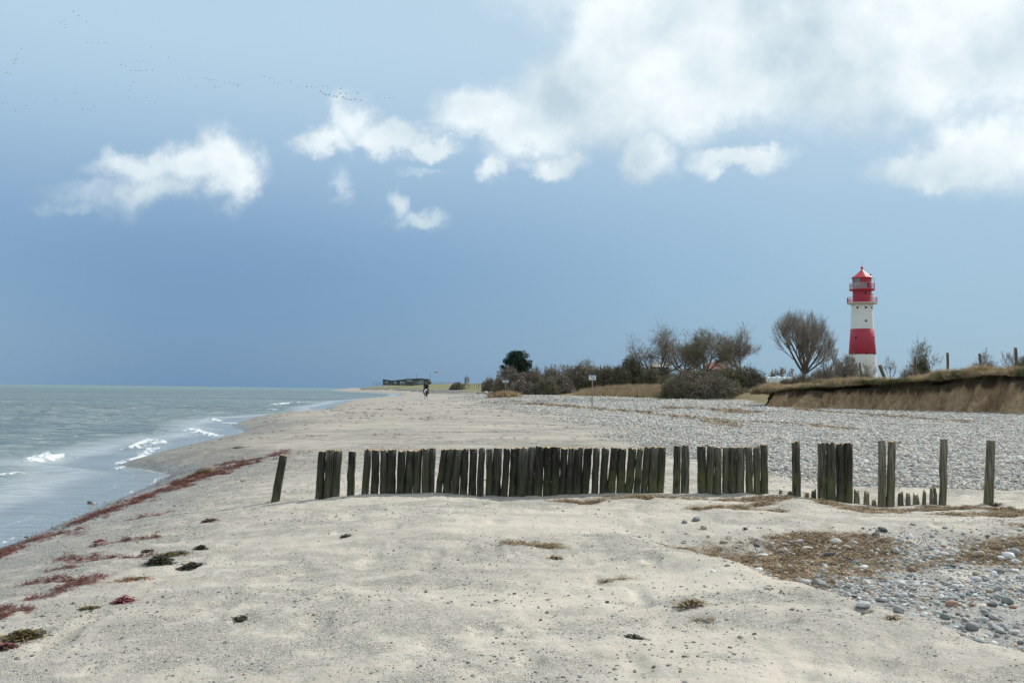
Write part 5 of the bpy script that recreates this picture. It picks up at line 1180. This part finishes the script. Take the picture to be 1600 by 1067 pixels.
# ------------------------------------------------------------------ beach bar on the headland
def beach_bar():
    Y = 750.0; k = Y/F; o0 = P(597.5, 601, Y); zb = o0.z-.4
    t = thing('beach_bar', 'long low grey wooden beach bar with kinked roof on the far green headland', 'building', (o0.x, Y, zb))
    sx = lambda v: (v-232)/13.33*k; sz = lambda v: (408-v)/13.33*k+.4
    wall = simple('bar_wall', (.115,.125,.12), .8, .25, .5); rf = simple('bar_roof', (.10,.095,.085), .8, .2, .5); gl = simple('bar_glass', (.34,.40,.42), .25, .2, 1); wh = simple('bar_white', (.5,.52,.5), .7, .1, 1)
    MB().prism([(sx(238), 0), (sx(440), 0), (sx(440), sz(332)), (sx(238), sz(303))], 0, 9).obj('left_wing', wall, t)
    MB().prism([(sx(440), 0), (sx(715), 0), (sx(715), sz(296)), (sx(440), sz(328))], .6, 10).obj('middle_wing', wall, t)
    MB().prism([(sx(715), 0), (sx(1195), 0), (sx(1195), sz(290)), (sx(1040), sz(278)), (sx(715), sz(294))], -.6, 11).obj('right_wing', wall, t)
    MB().prism([(sx(228), sz(303)), (sx(445), sz(332)), (sx(445), sz(322)), (sx(228), sz(293))], -.8, 9.5).obj('left_roof', rf, t)
    MB().prism([(sx(440), sz(328)), (sx(722), sz(296)), (sx(722), sz(286)), (sx(440), sz(318))], 0, 10.5).obj('middle_roof', rf, t)
    MB().prism([(sx(705), sz(294)), (sx(1040), sz(278)), (sx(1205), sz(290)), (sx(1205), sz(281)), (sx(1040), sz(267)), (sx(705), sz(284))], -1.6, 11.5).obj('right_roof', rf, t)
    for (a, b, c, d, y) in [(290,350,368,335,-.05),(470,522,385,335,.55),(735,855,335,300,-.65),(960,990,380,330,-.65),(1003,1035,380,325,-.65),(1050,1090,380,325,-.65),(600,640,383,335,.55),(655,690,383,335,.55)]:
        w = MB().box(sx(a), sx(b), y-.06, y+.02, sz(c), sz(d)).obj('window', gl, t)
        MB().box(sx((a+b)/2)-.08, sx((a+b)/2)+.08, y-.12, y-.06, sz(c), sz(d)).obj('mullion', wh, w)
    for a in (612, 648, 692, 900, 935, 1000, 1040): MB().box(sx(a)-.12, sx(a)+.12, -1.2, -.95, 0, sz(330)).obj('veranda_post', wh, t)
    MB().box(sx(1000), sx(1095), -1.3, -1.1, sz(318), sz(306)).obj('sign_board', wh, t)
    MB().box(sx(1200), sx(1245), .5, 4, 0, sz(320)).obj('shed', wall, t)
    for a, tp, lab in [(725,240,'short mast on the beach bar roof, left of the two tall masts'), (910,168,'tall thin mast rising behind the middle of the beach bar'), (1197,150,'tallest mast at the right end of the beach bar')]:
        MB().tube((0, 0, 0), (0, 0, sz(tp)), .16, .1, n=6).obj('mast', rf, None, (o0.x+sx(a), Y+12, zb)); tag(bpy.context.scene.collection.objects[-1], lab, 'mast')
    # flag
    fp = P(679.5, 600, Y-10); top = P(680, 577.5, Y-10).z
    f = thing('flag_pole', 'white flagpole with a small white and red flag beside the beach bar', 'flagpole', (fp.x, Y-10, fp.z-1))
    MB().tube((0, 0, 0), (0, 0, top-fp.z+1), .09, n=6).obj('pole', wh, f)
    H = top-fp.z+1; n = 10
    for nm, c, z1, z0 in (('flag_white_half', (.8,.8,.82), H-.1, H-1.1), ('flag_red_half', (.6,.22,.27), H-1.1, H-1.9)):
        V = []; 
        for i in range(n+1):
            u = i/n*1.9; y = .25*math.sin(u*2.6); V += [(u, y, z1-.15*u-.02*i), (u, y, z0-.15*u-.02*i), (u, y+.04, z1-.15*u-.02*i), (u, y+.04, z0-.15*u-.02*i)]
        F_ = []
        for i in range(n): b = 4*i; F_ += [(b, b+4, b+5, b+1), (b+2, b+3, b+7, b+6), (b, b+2, b+6, b+4), (b+1, b+5, b+7, b+3)]
        MB().add(V, F_).obj(nm, simple(nm, c, .8, .05, 2), f, smooth=True)
beach_bar()
# posts and little fences on the headland
def fence(x0, x1, py0, py1, Y, n, h, label, m, rails=True):
    a = P(x0, py0, Y); b = P(x1, py1, Y)
    t = thing('post_fence', label, 'fence', (a.x, Y, a.z)); d = b-a
    for i in range(n+1): q = d*(i/n); MB().box(q.x-.09, q.x+.09, -.09, .09, q.z-.5, q.z+h*(.85+.3*((i*37) % 10)/10)).obj('fence_stake', m, t)
    if rails: 
        for r in (.5, .85): MB().add([(0, -.02, h*r), (d.x, -.02, d.z+h*r), (d.x, .02, d.z+h*r), (0, .02, h*r), (0, -.02, h*r+.1), (d.x, -.02, d.z+h*r+.1), (d.x, .02, d.z+h*r+.1), (0, .02, h*r+.1)], [(0,3,2,1),(4,5,6,7),(0,1,5,4),(1,2,6,5),(2,3,7,6),(3,0,4,7)]).obj('rail', m, t)
M_fw = simple('fence_wood', (.16,.14,.11), .9, .3, 4)
fence(720, 748, 606, 605.5, 330, 8, 1.3, 'low wooden fence on the green headland left of the bushes', simple('fence_pale', (.34,.29,.2), .9, .2, 3))
fence(748, 772, 605, 601, 330, 6, 1.2, 'low wooden fence climbing towards the bushes', M_fw)
fence(583, 596, 602.5, 602, 760, 5, 3.0, 'row of dark stakes left of the beach bar', M_fw, False)
fence(676, 705, 601, 601.5, 620, 12, 2.0, 'row of stakes right of the flagpole', M_fw, False)
# ------------------------------------------------------------------ houses
def houses():
    Y = 186.0; a = P(1020, 582, Y); k = Y/F; t = thing('cottage', 'low cottage with pale grey roof half hidden between the bare oaks', 'house', (a.x, Y, 2.8))
    Z = lambda py: P(1030, py, Y).z-2.8; w = 27*k
    MB().box(.2, w-.2, 0, 5, -.5, Z(573)).obj('wall', simple('cottage_wall', (.12,.09,.07), .9, .2, 1), t)
    MB().add([(-.3, -.5, Z(573.5)), (w+.3, -.5, Z(573.5)), (w-.2, 2.5, Z(566)), (.2, 2.5, Z(566)), (-.3, 5.5, Z(573.5)), (w+.3, 5.5, Z(573.5))], [(0,1,2,3),(3,2,5,4),(0,3,4),(1,5,2),(0,4,5,1)]).obj('roof', simple('cottage_roof', (.36,.34,.31), .85, .15, 2), t)
    for i in range(3): 
        f = MB().box(.5+i*1.0, 1.1+i*1.0, -.06, 0, Z(579), Z(575)).obj('window', simple('cottage_window', (.3,.33,.35), .3, .1, 2), t)
    Y = 190.0; k = Y/F; a = P(1108, 590, Y); t = thing('farmhouse', 'house with dull red tiled roof behind the bare trees', 'house', (a.x, Y, 2.8)); Z = lambda py: P(1125, py, Y).z-2.8; w = 34*k
    MB().box(.2, w-.2, 0, 6, -.5, Z(577)).obj('wall', simple('farm_wall', (.30,.17,.12), .9, .15, 2), t)
    MB().add([(-.3, -.5, Z(578)), (w+.3, -.5, Z(578)), (w-.3, 3, Z(565)), (.3, 3, Z(565)), (-.3, 6.5, Z(578)), (w+.3, 6.5, Z(578))], [(0,1,2,3),(3,2,5,4),(0,3,4),(1,5,2),(0,4,5,1)]).obj('roof', simple('tile_red', (.22,.10,.075), .8, .2, 3), t)
    MB().box(w*.45, w*.45+.6, 2.7, 3.3, Z(568), Z(562)).obj('chimney', simple('brick_red', (.25,.1,.07), .9, .1, 3), t)
    for i in range(2): MB().box(.9+i*1.6, 1.7+i*1.6, -.06, 0, Z(585), Z(580)).obj('window', simple('farm_window', (.25,.28,.3), .3, .1, 2), t)
    # greenhouse
    Y = 400.0; k = Y/F; a = P(1193, 594, Y); t = thing('greenhouse', 'long low white greenhouse far behind the reed field', 'greenhouse', (a.x, Y, a.z)); w = 82*k; gw = simple('greenhouse_white', (.72,.76,.78), .4, .1, .3)
    n = 10
    for i in range(n): MB().prism([(i*w/n+.05, -1), ((i+1)*w/n-.05, -1), ((i+1)*w/n-.05, .9), ((i+.5)*w/n, 1.5), (i*w/n+.05, .9)], 0, 20).obj('greenhouse_bay', gw, t)
    # gable poking out of the bank grass
    Y = 128.0; k = Y/F; a = P(1434, 585, Y); t = thing('shed', 'pinkish tiled shed roof with white verge poking out of the bank grass', 'shed', (a.x, Y, 3.2)); Z = lambda py: P(1440, py, Y).z-3.2
    MB().box(.2, 1.5, 0, 3, -.6, Z(581)).obj('wall', simple('shed_wall', (.3,.2,.15), .9, .2, 2), t)
    MB().add([(0, 0, Z(569)), (1.65, -.5, Z(583)), (1.9, 3, Z(583)), (.2, 3.2, Z(569)), (0, .1, Z(570)), (1.65, -.4, Z(584)), (1.9, 3.1, Z(584)), (.2, 3.3, Z(570))], [(0,1,2,3),(7,6,5,4),(0,4,5,1),(1,5,6,2),(2,6,7,3),(3,7,4,0)]).obj('roof', simple('shed_roof', (.50,.30,.24), .8, .15, 3), t)
    MB().add([(-.05, -.05, Z(568.5)), (1.65, -.56, Z(583)), (1.65, -.51, Z(583)), (-.05, .0, Z(568.5)), (-.05, -.05, Z(570.5)), (1.65, -.56, Z(585)), (1.65, -.51, Z(585)), (-.05, 0, Z(570.5))], [(0,3,2,1),(4,5,6,7),(0,1,5,4),(1,2,6,5),(2,3,7,6),(3,0,4,7)]).obj('verge_board', simple('verge_white', (.75,.72,.7), .7, .1, 3), t)
houses()

# ------------------------------------------------------------------ fence posts on the bank
BP = [(1343,566,1347,591,3.4,86,'thin grey fence post tilting left on the bank, in front of the lighthouse'), (1374,570,1384,591,5.4,84,'thick dark fence post tilting left, just right of the lighthouse'), (1430,556,1431,588,3.8,82,'pale fence post by the thorny bush on the bank'),
      (1480.5,551,1481,580,4.2,80,'upright dark fence post standing clear on the bank'), (1530.5,552,1533,573,4.0,80,'short fence post in the tall tan grass near the right'), (1587,543,1589,578,4.4,76,'tallest fence post, at the right picture edge'),
      (1257,586,1259,603,2.4,92,'left thin stake in front of the willow'), (1283,580,1284,604,3.0,90,'right thicker stake in front of the willow')]
W_f = simple('fence_post_wood', (.13,.11,.08), .9, .4, 9, .5)
for i, (tx, ty, bx, by, w, Y, lab) in enumerate(BP):
    b = P(bx, by+5, Y); t = P(tx, ty, Y); b.y = t.y = Y
    o = post('fence_post', b, t, w/F*Y, w/F*Y, W_f, 1100+i, .01, 9, 6); tag(o, lab, 'post', 'fence posts along the bank top')
# ------------------------------------------------------------------ beach signs
def sign(px, ptop, pbot, pbase, wpx, Y, label):
    x = P(px, 600, Y).x; zb = float(height(x, Y)); t = thing('beach_sign', label, 'sign', (x, Y, zb)); Z = lambda py: P(px, py, Y).z-zb; w = wpx/F*Y/2
    MB().tube((0, .03, -.3), (0, .03, Z(ptop)), .05, n=8).obj('pole', simple('sign_pole', (.26,.24,.21), .6, .15, 4), t)
    MB().box(-w, w, -.03, 0, Z(pbot), Z(ptop)).obj('board', simple('sign_white', (.74,.77,.78), .6, .04, 4), t)
    MB().box(-w, w, -.035, .02, Z(ptop)+.003, Z(ptop)+.12).obj('top_strip', simple('sign_blue', (.07,.13,.20), .6, .05, 4), t)
    bl = simple('sign_print', (.28,.33,.40), .7, .1, 5); H = Z(ptop)-Z(pbot); q = MB()
    for r, (a, b) in enumerate([(-.75, .7), (-.6, -.1), (.05, .6), (-.5, .55), (-.2, .65)]):
        zz = Z(pbot)+H*(.82-.14*r); q.box(w*a, w*b, -.036, -.0305, zz-.03, zz+.03)
    q.obj('print', bl, t)
sign(925.5, 586.5, 593.5, 625, 11, 94, 'white rectangular beach sign on a thin grey pole, the nearer of the two')
sign(790, 594, 597.5, 623, 9, 128, 'small beach sign on a pole before the thorn bushes, the farther of the two')
# turf slumped in front of the bank end
def turf():
    rg = np.random.default_rng(4); x, y = ground(1188, 622); V, f = ICO[3]; V = V.copy(); V = V*(1+.3*(vnoise(V[:, 0]*3+5, V[:, 1]*3+V[:, 2]*2, 4)-.5))[:, None]*[1.9, 1.2, .55]
    t = thing('turf_clod', 'dark slumped sod of turf lying at the left end of the bank', 'turf', (x, y, float(height(x, y))+.15))
    obj('sod', np_mesh('sod', V, f), simple('sod_soil', (.06,.055,.03), .95, .4, 3, .6), t)
    n = 1400; a = rg.uniform(0, 2*PI, n); e = np.arcsin(rg.random(n)); q = np.stack([1.9*np.cos(a)*np.cos(e), 1.2*np.sin(a)*np.cos(e), .5*np.sin(e)], 1); d = q*[.2, .3, .3]+rg.normal(0, .12, (n, 3))+[0, 0, .15]; s = rg.normal(0, .03, (n, 3))
    Vt = np.stack([q-s, q+s, q+d], 1).reshape(-1, 3); obj('grass', np_mesh('grass', Vt, np.arange(3*n).reshape(-1, 3), False), simple('sod_grass', (.11,.12,.045), .9, .4, 2), t)
turf()

# ------------------------------------------------------------------ rider and horse
def skin(name, verts, edges, m, parent=None, root=0, sub=2):
    me = bpy.data.meshes.new(name); me.from_pydata([v[:3] for v in verts], edges, []); me.materials.append(m)
    o = bpy.data.objects.new(name, me); C.objects.link(o); o.parent = parent
    md = o.modifiers.new('skin', 'SKIN'); md.use_smooth_shade = True
    if not me.skin_vertices: me.attributes  # layer is made by the modifier below
    lay = me.skin_vertices[0] if me.skin_vertices else None
    if lay is None:
        bm = bmesh.new(); bm.from_mesh(me); bm.verts.layers.skin.verify(); bm.to_mesh(me); bm.free(); lay = me.skin_vertices[0]
    for i, v in enumerate(verts): lay.data[i].radius = (v[3], v[4] if len(v) > 4 else v[3]); lay.data[i].use_root = (i == root)
    s = o.modifiers.new('sub', 'SUBSURF'); s.levels = sub; s.render_levels = sub
    return o
def horse_and_rider():
    Y = 138.0; x = P(665.5, 625, Y).x; z = float(height(x, Y))
    m, g = mat('pinto_coat'); tc = g.n('ShaderNodeTexCoord').outputs['Object']; zz = g.xyz(tc)
    pat = g.noise(tc, 2.1, 2, .5); f = g.mr(pat, .56, .59)
    low = g.mr(zz[2], .95, 1.05); hind = g.mr(zz[1], -.25, -.35)
    f = g.math('MAXIMUM', g.math('MULTIPLY', g.math('MULTIPLY', low, hind), g.mr(zz[0], .12, .05)), f); f = g.math('MULTIPLY', f, 1.0)
    sock = g.math('MULTIPLY', g.mr(zz[2], .55, .42), g.mr(zz[2], .14, .2)); f = g.math('MAXIMUM', f, g.math('MULTIPLY', sock, .4))
    g.put(g.b.inputs['Base Color'], g.mix(f, (.035,.03,.028,1), (.74,.70,.60,1))); g.b.inputs['Roughness'].default_value = .6
    h = thing('horse', 'brown and white pinto horse seen from behind, walking away along the beach', 'horse', (x, Y, z), math.radians(6))
    vs = [(0,-.55,1.22,.27,.29),(0,-.15,1.18,.29,.32),(0,.3,1.18,.27,.32),(0,.62,1.22,.22,.28),(0,.85,1.5,.12,.2),(0,1.02,1.78,.09,.14),(0,1.16,1.88,.09,.11),(0,1.36,1.72,.07,.08),(0,1.52,1.55,.06,.065),(0,-.78,1.2,.2,.24)]
    es = [(0,1),(1,2),(2,3),(3,4),(4,5),(5,6),(6,7),(7,8),(0,9)]
    def leg(root, pts):
        p = root
        for q in pts: vs.append(q); es.append((p, len(vs)-1)); p = len(vs)-1
    for s in (-1, 1):
        st = .12*s
        leg(0, [(.17*s,-.62,.98,.14,.17),(.18*s,-.52+st,.80,.10,.12),(.17*s,-.80+st,.50,.055,.06),(.17*s,-.74+st*1.3,.26,.038),(.17*s,-.74+st*1.5,.12,.042),(.17*s,-.68+st*1.5,.04,.055)])
        leg(3, [(.16*s,.55,.92,.11,.12),(.16*s,.53-st,.70,.075),(.16*s,.55-st*1.4,.48,.05),(.16*s,.52-st*1.6,.26,.034),(.16*s,.50-st*1.6,.12,.038),(.16*s,.54-st*1.6,.04,.055)])
        vs.append((.06*s, 1.08, 2.02, .02)); es.append((6, len(vs)-1))
    skin('body', vs, es, m, h)
    dk = simple('horse_hair', (.015,.013,.012), .7, .2, 4)
    skin('tail', [(0,-.96,1.32,.06),(.03,-1.06,1.12,.10),(.06,-1.10,.85,.15),(.06,-1.07,.55,.12),(.05,-1.04,.34,.03)], [(0,1),(1,2),(2,3),(3,4)], dk, h)
    skin('mane', [(0,.62,1.58,.03),(0,.80,1.78,.04),(0,.95,1.98,.04),(0,1.08,2.04,.03)], [(0,1),(1,2),(2,3)], dk, h)
    leather = simple('saddle_leather', (.04,.025,.015), .5, .2, 4)
    skin('saddle', [(0,-.22,1.52,.15,.06),(0,.02,1.50,.17,.06),(0,.24,1.54,.13,.06)], [(0,1),(1,2)], leather, h)
    skin('saddle_cloth', [(0,-.25,1.36,.27,.16),(0,.25,1.34,.25,.18)], [(0,1)], simple('saddle_cloth', (.03,.03,.05), .9, .2, 4), h)
    for s in (-1, 1): skin('stirrup', [(.30*s,.05,1.40,.012),(.34*s,.08,.92,.012),(.36*s,.0,.82,.02),(.36*s,.14,.82,.02)], [(0,1),(1,2),(2,3),(3,1)], leather, h, sub=1)
    # rider
    cl = {k: simple(k, c, .95, .15, 6) for k, c in (('skin_tone', (.45,.27,.2)), ('navy_jacket', (.012,.012,.022)), ('dark_trousers', (.02,.02,.024)), ('black_boots', (.012,.011,.010)), ('riding_helmet', (.05,.05,.04)))}
    r = thing('person', 'rider in a black jacket and dark helmet, on the pinto horse, seen from behind', 'person', (x, Y, z+1.5), math.radians(6))
    V = [(0,-.02,.10,.14,.12),(0,-.05,.30,.13,.10),(0,-.04,.50,.16,.11),(0,-.02,.62,.07),(0,0,.70,.06),(0,.01,.80,.085,.1),(0,.02,.88,.07,.09)]; E = [(0,1),(1,2),(2,3),(3,4),(4,5),(5,6)]
    def ch(root, pts):
        p = root
        for q in pts: V.append(q); E.append((p, len(V)-1)); p = len(V)-1
        return p
    for s in (-1, 1):
        ch(0, [(.16*s,.05,.06,.1),(.31*s,.33,-.12,.07),(.33*s,.2,-.35,.055),(.34*s,.08,-.60,.04),(.35*s,.22,-.65,.035)])
        w = ch(2, [(.19*s,-.03,.54,.065),(.32*s,-.02,.34,.045),(.28*s,.12,.22,.035),(.10*s,.30,.17,.028),(.07*s,.35,.16,.03)])
        for d in range(4): ch(w, [(.07*s-.02*s*d*.8,.40-.005*d,.165-.008*d,.0095),(.065*s-.018*s*d,.42-.004*d,.14-.008*d,.008)])
        ch(w, [(.045*s,.355,.185,.009),(.04*s,.385,.185,.008)])
    skin('body', V, E, cl['skin_tone'], r)
    skin('jacket', [(0,-.04,-.10,.30,.24),(0,-.06,.28,.22,.17),(0,-.05,.48,.23,.16),(0,-.03,.62,.12),(.20,-.03,.54,.09),(.34,-.02,.33,.09),(.30,.12,.21,.07),(.12,.28,.17,.045),(-.20,-.03,.54,.09),(-.34,-.02,.33,.09),(-.30,.12,.21,.07),(-.12,.28,.17,.045)], [(0,1),(1,2),(2,3),(2,4),(4,5),(5,6),(6,7),(2,8),(8,9),(9,10),(10,11)], cl['navy_jacket'], r)
    skin('trousers', [(0,0,.06,.17,.15),(.17,.06,.05,.12),(.32,.33,-.12,.09),(.335,.2,-.34,.075),(-.17,.06,.05,.12),(-.32,.33,-.12,.09),(-.335,.2,-.34,.075)], [(0,1),(1,2),(2,3),(0,4),(4,5),(5,6)], cl['dark_trousers'], r)
    for s in (-1, 1): skin('boot', [(.335*s,.2,-.32,.075),(.34*s,.1,-.58,.06),(.345*s,.08,-.66,.055),(.35*s,.24,-.67,.045)], [(0,1),(1,2),(2,3)], cl['black_boots'], r)
    skin('helmet', [(0,-.03,.78,.12,.13),(0,.02,.90,.115,.125)], [(0,1)], cl['riding_helmet'], r)
horse_and_rider()

# ------------------------------------------------------------------ geese
def geese():
    m = simple('goose_haze_grey', (.42,.45,.48), .9, .1, 3)  # air haze over the distant birds is put into this pale grey
    def bird(flap):
        q = MB(); q.lathe([(.001, -.45), (.06, -.3), (.11, 0), (.08, .25), (.035, .38), (.035, .6), (.045, .68), (.001, .78)], 6)
        V = [(x, z, -y) for x, y, z in q.v]; q.v = V
        for s in (-1, 1):
            t1 = (.38*s, .08, .38*flap*.9); t2 = (.82*s, -.08, .38*flap*1.2)
            q.add([(.05*s, .16, .05), (.05*s, -.14, .05), (t1[0], t1[1]-.22, t1[2]), (t1[0], t1[1]+.06, t1[2]), t2, (.05*s, .16, .03), (.05*s, -.14, .03), (t1[0], t1[1]-.22, t1[2]-.02), (t1[0], t1[1]+.06, t1[2]-.02)],
                  [(0,1,2,3), (3,2,4), (5,8,7,6), (8,4,7)])
        me = q.mesh('goose', True); me.materials.append(m); return me
    B = [bird(f) for f in (.9, .3, -.4, -.1)]
    A = [(555,90),(595,122),(655,167),(485,160),(458,175),(495,187),(493,213),(660,325),(700,330),(745,330),(790,325),(810,325),(163,372),(138,398),(130,415),(120,450),(105,460),(130,445),(100,482),(115,478),(40,555),(55,550),(70,567),(80,560),(1145,360),(1280,437),(1048,463),(1085,462),(918,495),(950,503),(910,548),(990,537),(1020,538),(1040,539),(1060,537),(1080,535),(1105,533),(1153,532),(1017,620),(1015,632),(990,655),(975,685),(975,738),(1110,745),(1175,780),(568,708),(268,773),(200,803),(115,845),(18,787),(38,780),(55,778),(425,762),(530,777),(715,805),(690,830),(625,828),(665,828),(1290,648),(1390,600),(1430,597),(1485,668),(1550,590),(1570,600),(1590,610)]
    D = [(38,185),(10,180),(105,205),(150,210),(180,215),(210,216),(240,216),(215,232),(30,240),(60,240),(405,150),(430,158),(470,172),(490,160),(600,192),(640,198),(510,208),(545,208),(700,242),(770,240),(810,238),(845,243),(900,232),(940,232),(880,275),(905,290),(925,300),(950,304),(990,314),(1010,320),(1020,312),(1060,325),(1075,330),(1095,338),(1125,342),(1160,342),(1205,348),(1045,248),(1085,288),(1040,292),(1180,288),(1340,322),(1400,330),(1440,330),(1475,328)]
    pts = [(a/4.848, b/4.848) for a, b in A]+[(330+a/5.161, 90+b/5.161) for a, b in D]
    GS = {}
    for i, (px, py) in enumerate(pts):
        dark = (px > 500 and 150-py < 12 and px < 566 and py > 141) or (abs(px-532) < 2 and py < 140)
        Y = 420 if dark else random.uniform(560, 680); p = P(px, py, Y)
        if px > 395: sk = ('dark goose in the tight slanting line above the middle cloud' if dark else 'goose in the long faint skein right of the flock')
        elif px < 60 and py < 125: sk = 'goose in the short steep line near the upper left corner'
        elif py < 90: sk = 'goose in the highest loose bunch, top left of the sky'
        elif px > 180: sk = 'goose in the scattered middle of the flock over the left cloud'
        else: sk = 'goose in the lowest left bunch of the flock'
        o = bpy.data.objects.new('goose', B[i % 4]); C.objects.link(o); o.location = p; o.rotation_euler = (0, random.uniform(-.2, .2), math.radians(random.choice([-60, -75, -50])+random.uniform(-15, 15)))
        GS.setdefault(sk, []).append((px, o))
    for sk, lst in GS.items():
        lst.sort(key=lambda a: a[0])
        for i, (_, o) in enumerate(lst): tag(o, f'{ORD[min(i, 49)]} '+sk.replace('goose in', 'goose from the left in'), 'bird', 'flock of migrating geese')
geese()
